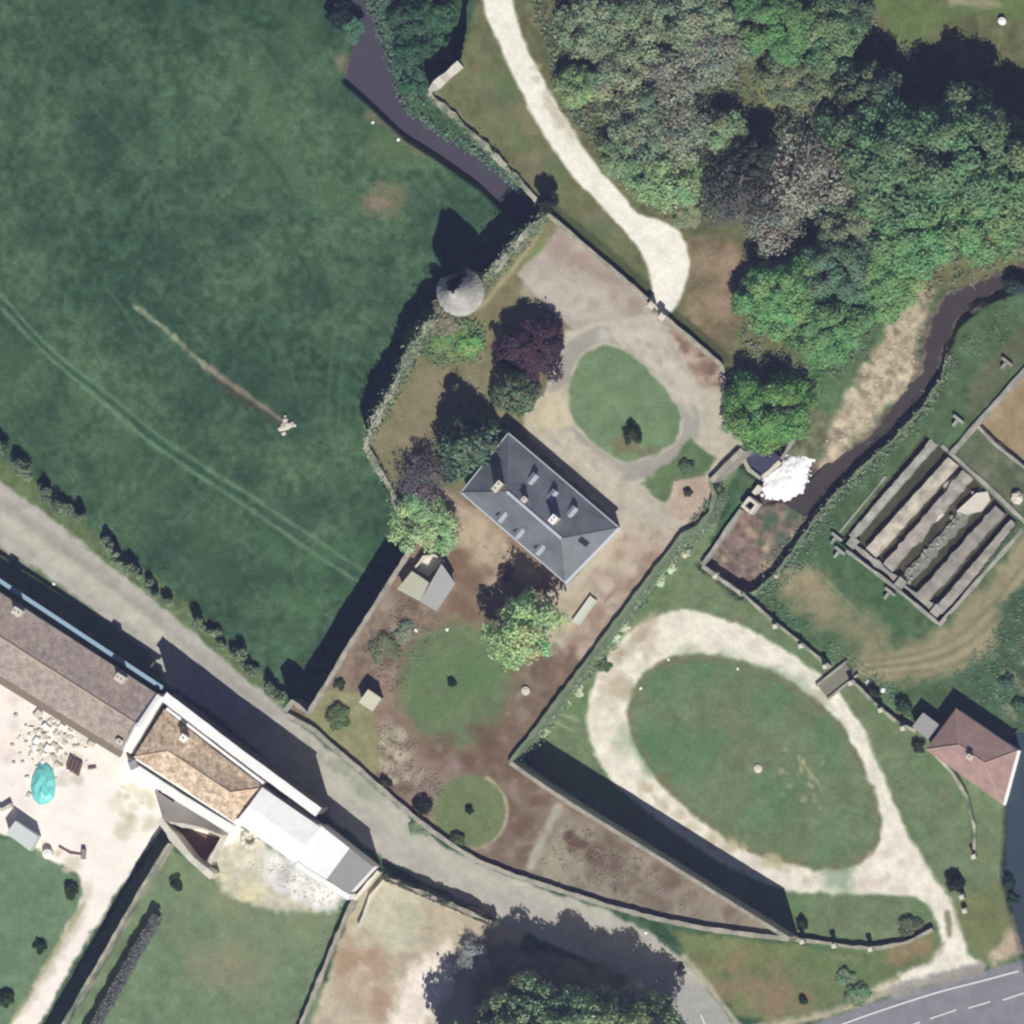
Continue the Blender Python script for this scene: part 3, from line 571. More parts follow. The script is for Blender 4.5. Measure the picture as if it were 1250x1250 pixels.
# ------------------------------------------------------------------ walls
STONE = mat('grey_limestone', (172, 166, 150), 0.45, 1.2, 0.9, 5.0, 0.3, tint=(108, 120, 92), tint_amt=0.35, tint_scale=0.45)
IVYST = mat('ivied_stone', (176, 172, 152), 0.45, 1.2, 0.9, 5.0, 0.3, tint=(92, 114, 84), tint_amt=0.85, tint_scale=0.35)
PALE = mat('pale_stone', (214, 208, 192), 0.15, 1.2, 0.9, 5.0, 0.2)
CONC = mat('old_concrete', (172, 170, 158), 0.2, 1.0, 0.9, 6.0, 0.2, tint=(110, 112, 100), tint_amt=0.5, tint_scale=0.6)
WHITE = mat('white_render', (250, 249, 245), 0.07, 0.8, 0.85, 4.0)
def strip_mesh(pts, z0, z1, wd, seed=0, jz=0.07, jw=0.06, step=0.8, z1b=None):
    rr = random.Random(seed); w_ = []; tot = 0
    V = [P(x, y, z1) for x, y in pts]; L_ = [0]
    for a, b in zip(V[:-1], V[1:]): L_.append(L_[-1]+(b-a).length)
    ln = L_[-1]
    for (a, b, l0) in zip(V[:-1], V[1:], L_[:-1]):
        n = max(1, int((b-a).length/step))
        for i in range(n): w_.append((a.lerp(b, i/n), (l0+(b-a).length*i/n)/ln))
    w_.append((V[-1], 1.0)); mb = MB(); n = len(w_); vs = []
    for i, (p, t) in enumerate(w_):
        d = (w_[min(i+1, n-1)][0]-w_[max(i-1, 0)][0]); d.z = 0; d.normalize(); nn = Vector((-d.y, d.x, 0))
        h = wd*0.5*(1+rr.uniform(-1, 1)*jw/wd*2); zt = (z1 if z1b is None else z1+(z1b-z1)*t)+rr.uniform(-jz, jz)
        for s_, z in ((-1, z0), (1, z0), (1, zt), (-1, zt)): q = p+nn*(h*s_); vs.append((q.x, q.y, z))
    fs = [(0, 1, 2, 3), tuple(4*(n-1)+k for k in (3, 2, 1, 0))]
    for i in range(n-1):
        for k in range(4): fs.append((4*i+k, 4*i+4+k, 4*i+4+(k+1) % 4, 4*i+(k+1) % 4))
    mb.add(vs, fs); return mb
def wall(name, label, cat, pts, z0, z1, wd, m, group=None, **k):
    o = strip_mesh(pts, z0, z1, wd, seed=len(label), **k).build(name, m); return tag(o, label, cat, group)
IVY_JOBS = []
GW = 'walls around the raised terrace'
wall('terrace_wall', 'long high terrace wall between the gravel court, the round tower and the green meadow', 'wall', TERR_W, -3, PAR, 0.75, IVYST, GW, jz=0.3, jw=0.3); IVY_JOBS.append((bpy.data.objects[-1] if False else COL.objects[-1], TERR_W, 5.5, 6.7, 2600, 0.75))
wall('terrace_wall', 'short ivied terrace wall between the bastion lawn corner and the light green tree', 'wall', TERR_SW, -1.5, PAR, 0.7, IVYST, GW, jz=0.2, jw=0.2); IVY_JOBS.append((COL.objects[-1], TERR_SW, 5.3, 6.6, 500, 0.5))
wall('terrace_wall', 'straight pale terrace wall beside the small two-tone outbuilding, shading the meadow', 'wall', TERR_W2, -1.5, PAR, 0.55, STONE, GW)
wall('terrace_wall', 'curving wall along the grey road, below the two round garden lawns', 'wall', TERR_S[:11], -1.5, PAR, 0.55, STONE, GW)
wall('terrace_wall', 'curving wall south of the triangular brown garden, ending at its sharp tip', 'wall', TERR_S[10:], -2, PAR, 0.55, STONE, GW)
wall('terrace_wall', 'tall straight wall casting a broad dark shadow band towards the oval white drive', 'wall', TERR_E, -2, PAR, 0.5, STONE, GW, jz=0.03, jw=0.02)
wall('terrace_wall', 'long straight ivied terrace wall between slate house and oval white drive', 'wall', TERR_E2, -2, PAR, 0.45, mat('overgrown_stone', (124, 136, 108), 0.3, 1.0, 0.95, 3.0, 0.4, tint=(104, 126, 92), tint_amt=0.9, tint_scale=0.5), GW, jz=0.1, jw=0.1); IVY_JOBS.append((COL.objects[-1], [(x+7, y+2) for x, y in TERR_E2], -1.0, 4.2, 7000, 0.7))
wall('terrace_wall', 'short wall between the pale gravel turning place and the foaming weir', 'wall', TERR_E3, -2.5, PAR, 0.6, STONE, GW)
wall('terrace_wall', 'low wall on the terrace edge under the bright round-crowned tree', 'wall', TERR_NE2, -1, 5.8, 0.6, STONE, GW)
wall('parapet_wall', 'dark-edged parapet between the pinkish court and the white drive, west of the gate', 'wall', [(668, 262), (795, 371)], 4.9, 6.5, 0.5, STONE, 'parapets beside the gate')
wall('parapet_wall', 'dark-edged parapet east of the gate, beside the stained brown corner', 'wall', [(812, 389), (880, 447)], 4.9, 6.5, 0.5, STONE, 'parapets beside the gate')
for (x, y, l) in ((797, 373, 'square gate pier on the west side of the white drive entrance'), (810, 387, 'square gate pier on the east side of the white drive entrance')):
    e = empty('gate_pier', P(x, y, 5.3), l, 'gate pier', 'piers of the court gate'); mb = MB(); mb.obox(P(x, y, 5.3), (0.76, -0.65), 0.7, 0.7, 5.3, 7.1); mb.build('shaft', STONE, e)
    mb = MB(); mb.obox(P(x, y, 5.3), (0.76, -0.65), 0.9, 0.9, 7.102, 7.3, 0.7); mb.build('cap', PALE, e)
wall('moat_wall', 'long mossy wall between the dark moat and the grass beside the white drive', 'wall', [(523, 115), (560, 148), (600, 186), (655, 246)], -2.2, 6.1, 0.6, IVYST, jz=0.2, jw=0.2); IVY_JOBS.append((COL.objects[-1], [(523, 117), (560, 150), (600, 188), (655, 248)], 4.0, 6.4, 900, 0.5))
wall('moat_wall_return', 'short broken wall return beside the dark bushes at the moat', 'wall', [(524, 112), (540, 98), (562, 79)], 1, 6.0, 0.7, PALE, jz=0.3, jw=0.3)
wall('river_wall', 'rough wall along the east bank of the stony river', 'wall', [(1154, 432), (1148, 464), (1123, 501), (1091, 536), (1053, 570), (1019, 604), (996, 631), (975, 663), (950, 696), (922, 724), (908, 728)], -3.4, -0.9, 0.35, MATS['overgrown_stone'], jz=0.15, jw=0.15); IVY_JOBS.append((COL.objects[-1], [(1157, 432), (1150, 465), (1125, 503), (1093, 538), (1055, 572), (1021, 606), (998, 633), (977, 665), (952, 698), (924, 725)], -1.1, -0.7, 1500, 0.55))
wall('basin_wall', 'straight pale wall on the lawn side of the brown stony basin', 'wall', [(904, 622), (857, 690)], -3.4, -0.6, 0.5, CONC, 'walls of the stony basin')
wall('basin_wall', 'wall closing the dark south end of the stony basin', 'wall', [(857, 691), (880, 708), (906, 726)], -3.4, -0.5, 0.5, CONC, 'walls of the stony basin')
wall('weir_wall', 'thin concrete wall from the weir up along the wooded bank', 'wall', [(953, 560), (972, 530), (996, 500)], -3, -0.7, 0.35, CONC)
wall('weir_sill', 'short pale weir sill between dark pool and white foam', 'weir', [(930, 583), (940, 575), (952, 564)], -3.2, -1.25, 0.5, PALE)
wall('pool_wall', 'wall between the dark square pool and the sloping lawn', 'wall', [(905, 556), (914, 574), (928, 584)], -3.0, -0.8, 0.45, CONC)
# sluice box and block at the weir
e = empty('sluice_box', P(915, 617, -1.4), 'small square concrete sluice box with a dark open top', 'sluice'); u = (0.62, 0.78)
c = P(915, 617, 0); mb = MB()
uu = Vector((0.78, -0.62, 0)); vv = Vector((0.62, 0.78, 0))
for a, b, l, w2 in ((0.62, 0, 0.35, 1.6), (-0.62, 0, 0.35, 1.6), (0, 0.62, 0.88, 0.35), (0, -0.62, 0.88, 0.35)):
    q = c+uu*a+vv*b; mb.obox(q, uu, w2, l, -3, 0.2)
mb.build('shell', PALE, e); mb = MB(); mb.obox(c, uu, 0.86, 0.86, -3, -1.9); mb.build('water', MATS.get('x') or mat('dark_water', (30, 32, 40), 0.05, rough=0.2), e)
mb = MB(); mb.obox(P(923, 598, -0.2), (0.62, 0.78), 0.55, 1.2, -3, -0.2); tag(mb.build('sluice_beam', PALE), 'pale concrete beam between sluice box and white foam', 'beam')
mb = MB(); mb.rock(P(874, 702, -1.3), 0.5, 1.6); tag(mb.build('stone', PALE), 'pale stone in the dark south corner of the basin', 'stone')
# ------------------------------------------------------------------ the lawn fences, low walls with pillars
FG = 'stone pillars along the lawn walls'
def pillar(px, py, h, lab):
    g = G(px, py); e = empty('stone_pillar', g, lab, 'pillar', FG); mb = MB(); mb.obox(g, (1, 0.3), 0.5, 0.55, g.z-0.3, g.z+h); mb.build('shaft', STONE, e)
    mb = MB(); mb.obox(g, (1, 0.3), 0.62, 0.68, g.z+h+0.002, g.z+h+0.22, 0.6); mb.build('cap', PALE, e)
wall('lawn_wall', 'low wall between the lawn and the fish farm, west of the plank bridge', 'wall', [(905, 724), (945, 760), (978, 786), (1012, 814)], -1.6, 0.0, 0.4, IVYST, 'low walls of the lawn', jz=0.2)
wall('lawn_wall', 'low wall between the lawn and the fish farm, from plank bridge to grey shed', 'wall', [(1038, 829), (1066, 858), (1092, 880), (1116, 892)], -1.6, 0.1, 0.4, IVYST, 'low walls of the lawn', jz=0.2)
wall('lawn_wall', 'low curved wall running east from the sharp tip of the brown garden', 'wall', [(968, 1146), (1000, 1149), (1040, 1155), (1072, 1156), (1106, 1149), (1137, 1133)], -1.6, -0.1, 0.4, STONE, 'low walls of the lawn')
wall('lawn_wall', 'low curved wall from the tiled house down to the white pillar', 'wall', [(1138, 918), (1160, 942), (1178, 972), (1187, 1006), (1187, 1044)], -1.6, 0.2, 0.4, IVYST, 'low walls of the lawn', jz=0.2)
for x, y, h, l in ((948, 764, 1.7, 'first pillar of the lawn wall south of the stony basin'), (979, 788, 1.5, 'middle pillar of the lawn wall between basin and plank bridge'), (1009, 813, 1.9, 'pillar at the west end of the plank bridge'),
                   (1040, 833, 1.8, 'pillar at the east end of the plank bridge'), (1076, 866, 1.5, 'pillar on the wall midway between plank bridge and grey shed'), (1103, 888, 1.6, 'pillar on the wall next to the small grey shed'),
                   (982, 1148, 2.6, 'tall pillar nearest the sharp tip of the brown garden'), (1020, 1153, 2.0, 'middle pillar of the wall below the oval white drive'), (1064, 1157, 2.0, 'eastern pillar of the curved wall below the white drive'),
                   (1189, 1044, 1.6, 'pillar at the end of the curved wall below the tiled house'), (1175, 1093, 2.0, 'white-topped pillar beside the drive, next to a dark clipped shrub'), (1177, 1110, 0.9, 'small low pillar just below the white-topped one by the drive')):
    pillar(x, y, h, l)
e = empty('plank_bridge', P(1022, 829, -0.7), 'pale narrow bridge from the white drive to the tan fish-farm track', 'bridge')
mb = MB(); mb.obox(P(1020, 830, -0.7), (0.78, 0.62), 2.2, 4.4, -1.0, -0.72); mb.build('deck', mat('bridge_deck', (128, 126, 108), 0.15), e)
for sx, sy in ((-6, -8), (8, 8)):
    mb = MB(); mb.obox(P(1020+sx, 830+sy, -0.5), (0.78, 0.62), 0.25, 4.8, -0.9, -0.4); mb.build('kerb', CONC, e)
# ------------------------------------------------------------------ fish farm
e = empty('fish_raceways', P(1140, 648, -2.3), 'ruined concrete fish raceways with parallel partition walls and pale beds', 'fish farm')
def rwall(nm, pts, z1, wd, m=CONC, z0=-2.8, **k): return strip_mesh(pts, z0, z1, wd, seed=int(pts[0][0]), **k).build(nm, m, e)
def bed(label, ne, sw, z1, rgb, seed, jag=0.12):
    rr = random.Random(seed); (n0, n1), (s0, s1) = ne, sw; L_ = []; R_ = []
    for i in range(25):
        t = i/24; g_ = lambda a, b: P(a[0]+(b[0]-a[0])*t, a[1]+(b[1]-a[1])*t, z1)
        p, q = g_(n0, s0), g_(n1, s1); d = (q-p).normalized(); L_.append(p+d*rr.uniform(-jag, jag)); R_.append(q+d*rr.uniform(-jag, jag))
    mb = MB(); zs = [z1+rr.uniform(-0.06, 0.06) for _ in range(50)]; vs = []
    for i in range(25):
        for p, z, sh in ((L_[i], -2.7, -0.08), (L_[i], zs[i], 0), ((L_[i]+R_[i])*0.5, zs[i]+0.05, 0), (R_[i], zs[25+i], 0), (R_[i], -2.7, 0.08)): vs.append((p.x+sh, p.y, z))
    fs = [(5*i+k, 5*i+k+1, 5*i+6+k, 5*i+5+k) for i in range(24) for k in range(4)]+[(4, 3, 2, 1, 0), tuple(120+k for k in range(5))]
    mb.add(vs, fs); o = mb.build('raceway_bed', mat('bed_%d' % seed, rgb, 0.35, 0.9, 0.95, 4.0, 0.3, tint=(124, 124, 108), tint_amt=0.5, tint_scale=0.7), e); o['label'] = label
bed('narrow pale concrete ridge', ((1132, 541), (1139, 546)), ((1035, 653), (1042, 659)), -1.2, (176, 176, 164), 1, 0.06)
bed('broad pale sandy bed', ((1156, 558), (1168, 568)), ((1056, 669), (1068, 680)), -1.2, (204, 194, 176), 2, 0.06)
bed('pinkish grey bed with ragged edge', ((1174, 574), (1186, 584)), ((1077, 688), (1087, 697)), -1.25, (176, 167, 157), 3, 0.16)
bed('low mossy broken bed', ((1196, 596), (1206, 606)), ((1098, 704), (1109, 714)), -1.9, (128, 134, 120), 4, 0.22)
bed('grey bed', ((1213, 617), (1224, 627)), ((1118, 725), (1130, 735)), -1.3, (158, 152, 142), 5, 0.12)
bed('outermost grey bed', ((1232, 634), (1243, 643)), ((1140, 742), (1148, 750)), -1.2, (170, 164, 152), 6, 0.06)
rwall('outer_wall', [(1080, 582), (1024, 650)], -0.85, 0.22); rwall('outer_wall', [(1247, 646), (1145, 763)], -0.95, 0.5)
rwall('outer_wall', [(1032, 672), (1090, 716), (1144, 761)], -0.9, 0.4); rwall('outer_wall', [(1148, 544), (1200, 590), (1252, 640)], -0.8, 0.5)
rwall('walkway', [(1038, 663), (1062, 682), (1092, 706)], -1.5, 0.7, jw=0.15); rwall('walkway', [(1096, 710), (1146, 748)], -1.52, 0.6, jw=0.2)
for x, y in ((1136, 543), (1040, 662), (1098, 712), (1142, 745)):
    mb = MB(); mb.obox(P(x, y, -1.2), (0.78, -0.62), 1.3, 1.1, -2.8, -1.1+0.003*(x % 7)); mb.build('sluice_block', CONC, e)
for poly, z in (([(1166, 624), (1190, 602), (1204, 600), (1207, 610), (1196, 624), (1178, 628)], -1.35), ([(1128, 640), (1137, 632), (1146, 618), (1151, 628), (1143, 636)], -1.5), ([(1116, 662), (1124, 650), (1129, 652), (1124, 662)], -1.6), ([(1150, 592), (1165, 580), (1172, 583), (1152, 604)], -1.9)):
    mb = MB(); mb.prism([P(x, y, z)[:2] for x, y in poly], -2.6, z); mb.build('broken_slab', PALE if z > -1.6 else CONC, e)
mb = MB(); rr = random.Random(3)
for i in range(46):
    t = rr.random(); s_ = rr.uniform(-6, 6); x = 1192-t*90+s_*0.8; y = 602+t*108+s_*0.7; mb.rock(P(x, y, -1.85), rr.uniform(0.1, 0.28), 0.7, 6, i)
tag(mb.build('rubble', CONC, e), kind='stuff')
wall('channel_wall', 'pale straight channel wall running up to the right from the raceways', 'wall', [(1158, 556), (1190, 519), (1262, 438), (1340, 350)], -2.2, -0.5, 0.6, CONC)
wall('pond_wall', 'concrete edge of the tan dry pond beside the raceways', 'wall', [(1192, 521), (1212, 542), (1252, 574), (1340, 640)], -2.2, -0.7, 0.35, CONC)
for x, y, l in ((1168, 512, 'cross-shaped concrete sluice just above the raceway corner'), (1227, 442, 'cross-shaped concrete sluice at the picture edge, above the dry pond'), (1020, 655, 'small concrete sluice with white end, west corner of the raceways'), (1024, 672, 'hooked white concrete sluice foot at the west corner of the raceways'), (1085, 722, 'thin concrete sluice foot on the grass below the raceways')):
    e2 = empty('sluice', P(x, y, -1.2), l, 'sluice', 'concrete sluices of the fish farm'); mb = MB(); mb.obox(P(x, y, -0.3), (0.78, -0.62), 0.35, 1.5, -1.6, -0.3); mb.build('beam', CONC, e2)
    mb = MB(); mb.obox(P(x-4, y+5, -0.3), (0.62, 0.78), 0.3, 0.9, -1.6, -0.22); mb.build('gate_frame', CONC, e2)
mb = MB(); mb.rock(P(1239, 607, -0.8), 0.85, 0.8, 8, 4); tag(mb.build('boulder', PALE), 'large whitish boulder at the right edge beside the raceways', 'boulder')
# ------------------------------------------------------------------ roofs and houses
def roof_ang(a, b): d = P(*b)-P(*a); return -math.atan2(d.y, d.x)
def plane_z(p, q, r):
    n = (q-p).cross(r-p); return lambda x, y: p.z-(n.x*(x-p.x)+n.y*(y-p.y))/n.z
def on_plane(px, py, pl):
    z = 5.0
    for _ in range(30): q = P(px, py, z); z = 0.5*z+0.5*pl(q.x, q.y)
    return P(px, py, z)
def roof_mesh(polys, th=0.16):              # slopes as slabs sharing their ridges
    mb = MB()
    for pl in polys:
        n = len(pl); mb.add([tuple(p) for p in pl]+[(p[0], p[1], p[2]-th) for p in pl], [tuple(range(n))]+[tuple(range(2*n-1, n-1, -1))]+[(i, i+n, (i+1) % n+n, (i+1) % n) for i in range(n)])
    return mb
def fixup(pl):
    n = Vector((0, 0, 0)); c = pl[0]
    for a, b in zip(pl[1:-1], pl[2:]): n += (a-c).cross(b-c)
    return pl if n.z > 0 else pl[::-1]
def inset(pts, d):
    c = sum((Vector((p[0], p[1])) for p in pts), Vector((0, 0)))/len(pts); out = []
    for p in pts: v = Vector((p[0], p[1]))-c; out.append(tuple(c+v*(1-d/v.length)))
    return out
# the slate-roofed manor
ze, zr = T+3.1, T+6.3
N, E_, S_, W_ = [P(*q, ze) for q in ((620.5, 529), (755, 644), (690, 711), (563, 601))]
R0, R1 = P(619, 600, zr), P(685, 657, zr)
SL = mat('blue_grey_slate', (120, 123, 128), 0.3, 0.7, 0.5, 4.0, 0.0, tint=(98, 100, 102), tint_amt=0.7, tint_scale=0.3, rows=(roof_ang((620, 529), (755, 644)), 0.35), row_amt=0.10, spec=1.0)
ZINC = mat('pale_zinc', (196, 206, 214), 0.06, 0.8, 0.45); BRK = mat('chimney_stone', (176, 160, 146), 0.2, 2.0); OPEN_SHADE = mat('opening_shade', (40, 38, 38), 0.1)  # the near-black material paints the shade inside openings
house = empty('slate_roofed_house', P(658, 620, T), 'large manor house with hipped blue-grey slate roof on the terrace', 'house')
mb = MB(); mb.prism(inset([p[:2] for p in (N, E_, S_, W_)], 0.35), T-0.2, ze-0.05); mb.build('wall', mat('manor_render', (206, 198, 180), 0.1), house)
slopes = {'ne': fixup([N, E_, R1, R0]), 'se': fixup([E_, S_, R1]), 'sw': fixup([S_, W_, R0, R1]), 'nw': fixup([W_, N, R0])}
roof = roof_mesh(list(slopes.values())).build('roof', SL, house)
PL = {k: plane_z(v[0], v[1], v[2]) for k, v in slopes.items()}
mb = MB(); mb.tube(R0, R1, 0.2); mb.build('ridge_cap', ZINC, house)
for a, b in ((E_, R1), (S_, R1), (W_, R0), (N, R0)):
    mb = MB(); mb.tube(a, b, 0.07); mb.build('hip_cap', SL, house)
for a, b in ((N, E_), (E_, S_), (S_, W_), (W_, N)):
    mb = MB(); d = (b-a).normalized(); mb.tube(a-d*0.05+Vector((0, 0, -0.06)), b+d*0.05+Vector((0, 0, -0.06)), 0.11 if a is not E_ else 0.2); mb.build('gutter', ZINC, house)
def dormer(px, py, key, out):               # small gabled roof light, facing down the slope
    pl = PL[key]; c = on_plane(px, py, pl); d = Vector((out[0], out[1], 0)).normalized(); s = Vector((-d.y, d.x, 0))
    zt = pl(c.x-d.x*0.7, c.y-d.y*0.7)+0.15; f = c+d*0.55; b_ = c-d*0.8; z0 = pl(f.x, f.y)-0.05
    dm = MB(); hw = 0.36
    vs = [f+s*hw, f-s*hw, b_-s*hw, b_+s*hw]; dm.add([(v.x, v.y, z0) for v in vs]+[(v.x, v.y, zt-0.25) for v in vs], [(0, 1, 5, 4), (1, 2, 6, 5), (2, 3, 7, 6), (3, 0, 4, 7), (4, 5, 6, 7)])
    o = dm.build('dormer', WHITE, house); rm = MB(); hw = 0.46
    f2 = f+d*0.1; A, B = [(f2+s*hw), (f2-s*hw)]; C2, D2 = [(b_-s*hw), (b_+s*hw)]; zl = zt-0.22
    rm.add([(A.x, A.y, zl), (B.x, B.y, zl), (C2.x, C2.y, zl), (D2.x, D2.y, zl), (f2.x, f2.y, zt+0.12), (b_.x, b_.y, zt+0.12)], [(0, 4, 5, 3), (4, 1, 2, 5), (0, 1, 4), (2, 3, 5)])
    rm.sub('dormer_roof', SL2, o, house)
    gm = MB(); g = f+d*0.02; gm.add([(g.x+s.x*q*0.26, g.y+s.y*q*0.26, z) for q, z in ((1, z0+0.25), (-1, z0+0.25), (-1, zt-0.35), (1, zt-0.35))], [(0, 1, 2, 3)])
    gm.sub('window', OPEN_SHADE, o, house)
SL2 = mat('dormer_zinc', (164, 172, 178), 0.08, 1.0, 0.4)
for x, y in ((651, 584), (675, 604), (699, 624)): dormer(x, y, 'ne', (0.646, 0.763))
for x, y in ((613, 631), (634, 651), (659, 671)): dormer(x, y, 'sw', (-0.646, -0.763))
def chimney(par, px, py, z0, z1, a, b, u, m=BRK, flues=2, capm=None):
    c = P(px, py, z1); mb = MB(); mb.obox(c, u, b, a, z0, z1); o = mb.build('chimney', m, par)
    k = MB(); k.obox(c, u, b+0.16, a+0.16, z1+0.002, z1+0.12); k.sub('chimney_cap', capm or PALE, o, par)
    uu = Vector((u[0], u[1], 0)).normalized()
    for i in range(flues):
        f = MB(); p = c+uu*((i-(flues-1)/2)*a*0.5); f.tube((p.x, p.y, z1+0.12), (p.x, p.y, z1+0.3), 0.13, 0.1, 8); f.sub('chimney_pot', BRK, o, par)
u_ = (0.646, 0.763)
chimney(house, 607, 594, zr-2.0, zr+1.3, 1.3, 0.6, u_); chimney(house, 675, 634, zr-1.5, zr+1.5, 0.9, 0.7, u_, PALE, 2, WHITE); chimney(house, 640, 610, zr-1.0, zr+0.7, 0.5, 0.5, u_, BRK, 1)
sk = MB(); c = on_plane(712, 661, PL['se']); nrm = (slopes['se'][1]-slopes['se'][0]).cross(slopes['se'][2]-slopes['se'][0]).normalized()
dn = Vector((0.763, -0.646, 0)); dn.z = -(nrm.x*dn.x+nrm.y*dn.y)/nrm.z; dn.normalize(); sd_ = nrm.cross(dn)
sk.add([tuple(c+dn*a*0.75+sd_*b*0.36+nrm*h) for h in (-0.02, 0.09) for a, b in ((1, 1), (1, -1), (-1, -1), (-1, 1))], [(4, 7, 6, 5), (0, 1, 5, 4), (1, 2, 6, 5), (2, 3, 7, 6), (3, 0, 4, 7)])
sk.build('roof_hatch', OPEN_SHADE, house)  # open skylight drawn as a slab coloured like its unlit inside
# round tower with its cone
tz = 7.6; tc = P(562, 357, tz)
tower = empty('round_tower', (tc.x, tc.y, 0), 'round ruined tower on the terrace wall, its pale roof broken open on the north', 'tower')
N_ = 48; mb = MB(); vs = []; rr = random.Random(61)
def gap(i, w_): d = (i/N_*360-98+180) % 360-180; return abs(d) < w_
for i in range(N_):                          # hollow shaft, its north side broken lower
    c_, s_ = math.cos(6.2832*i/N_), math.sin(6.2832*i/N_); zt = tz-(2.4 if gap(i, 30) else 0.02)-0.2*rr.random()
    for r, z in ((2.75, -0.5), (2.6, zt), (2.1, zt), (2.1, 2.0)): vs.append((tc.x+r*c_, tc.y+r*s_, z))
fs = [(4*i+k, 4*((i+1) % N_)+k, 4*((i+1) % N_)+k+1, 4*i+k+1) for i in range(N_) for k in range(3)]+[tuple(4*i+3 for i in range(N_))]
mb.add(vs, fs); mb.build('shaft', IVYST, tower)
mb = MB(); vs = []; fs = []; prof = ((2.95, -0.1), (2.6, 0.5), (2.3, 1.1), (1.97, 1.9), (1.62, 2.75), (1.28, 3.55), (0.95, 4.3), (0.62, 4.9), (0.3, 5.3))
for k, (r, zz) in enumerate(prof):
    for i in range(N_): q = r*(1+0.012*math.sin(i*2.3+k)); vs.append((tc.x+q*math.cos(6.2832*i/N_), tc.y+q*math.sin(6.2832*i/N_), tz+zz+0.02*rr.random()))
for k in range(len(prof)-1):
    for i in range(N_):
        if gap(i, (33, 36, 36, 40, 46, 50, 58, 70)[k]+rr.uniform(-6, 6)): continue
        fs.append((k*N_+i, k*N_+(i+1) % N_, (k+1)*N_+(i+1) % N_, (k+1)*N_+i))
mb.add(vs, fs); ro = mb.build('roof', mat('stone_tiles', (188, 186, 178), 0.4, 1.6, 0.85, 4.0, 0.4, tint=(150, 148, 140), tint_amt=0.5, tint_scale=0.8), tower)
sm = ro.modifiers.new('thickness', 'SOLIDIFY'); sm.thickness = 0.14; sm.offset = -1
# small two-tone outbuilding
ob = empty('outbuilding', P(522, 715, T), 'small outbuilding with one cream and one grey roof slope by the terrace wall', 'outbuilding')
a, b, c2, d2, r0, r1 = P(503, 697, T+2.2), P(485, 719, T+2.2), P(533, 746, T+2.0), P(556, 712, T+2.0), P(539, 688, T+3.0), P(513, 734, T+3.0)
q0 = P(524, 711, T+2.75)
mb = MB(); mb.prism([p[:2] for p in (P(506, 700, T+2), P(489, 718, T+2), P(532, 742, T+2), P(552, 712, T+2), P(539, 691, T+2), P(523, 710, T+2))], T-0.2, T+1.85); mb.build('wall', STONE, ob)
CREAM = mat('cream_sheet', (206, 204, 178), 0.05, 0.6, 0.6); GREY = mat('grey_sheet', (156, 156, 154), 0.08, 0.8, 0.6)
roof_mesh([fixup([a, b, r1, q0])], 0.08).build('roof', CREAM, ob)['label'] = 'cream sheet roof slope'
roof_mesh([fixup([r0, r1, c2, d2])], 0.08).build('roof', GREY, ob)['label'] = 'grey sheet roof slope'
mb = MB(); mb.prism([p[:2] for p in (P(513, 682, T), P(530, 677, T), P(540, 686, T), P(524, 704, T), P(508, 696, T))], T, T+0.06); mb.build('floor', PALE, ob)
wall('yard_wall', 'low pale wall enclosing the little yard behind the two-tone outbuilding', 'wall', [(506, 694), (517, 680), (531, 678), (541, 686)], T-0.2, T+1.3, 0.3, PALE)
sh = empty('cream_shed', P(451, 855, T), 'small square shed with cream flat roof on the yellowish lawn', 'shed')
q = [P(x, y, T+2.3) for x, y in ((450, 841), (466, 852), (455, 868), (438, 857))]
mb = MB(); mb.prism(inset([p[:2] for p in q], 0.12), T-0.2, T+2.2); mb.build('wall', STONE, sh)
q = [p+Vector((0, 0, 0.15 if i < 2 else 0)) for i, p in enumerate(q)]; roof_mesh([fixup(q)], 0.07).build('roof', CREAM, sh)
# trough, table discs
tr = empty('stone_trough', P(713, 745, T), 'long pale stone trough beside the light green tree and slate house', 'trough'); uu = (P(723, 731)-P(702, 760)).normalized()
mb = MB(); c = P(713, 745, T+0.6); mb.obox(c, uu, 0.95, 3.7, T, T+0.52); mb.build('body', mat('trough_stone', (206, 210, 196), 0.08), tr)
vv = Vector((-uu.y, uu.x, 0))
for s_ in (-1, 1): mb = MB(); mb.obox(c+vv*(0.42*s_), uu, 0.16, 3.8, T, T+0.56+0.01*s_); mb.build('rim', MATS['trough_stone'], tr)
def disc(name, label, cat, px, py, r, h, m):
    g = G(px, py); e = empty(name, g, label, cat); mb = MB(); mb.tube((g.x, g.y, g.z-0.1), (g.x, g.y, g.z+h), r, r*0.95, 12); mb.build('base', m, e)
    mb = MB(); mb.tube((g.x, g.y, g.z+h+0.002), (g.x, g.y, g.z+h+0.1), r*0.7, r*0.5, 12); mb.build('top', m, e)
disc('stone_table', 'round pale stone table on the dark brown soil south of the light green tree', 'stone table', 642, 843, 0.55, 0.35, PALE)
disc('fountain_base', 'small pale round fountain base in the middle of the large oval lawn', 'fountain', 925, 938, 0.55, 0.25, PALE)
disc('round_tank', 'small bright white round tank at the dark wood edge, top right', 'tank', 1222, 28, 0.5, 0.7, WHITE)
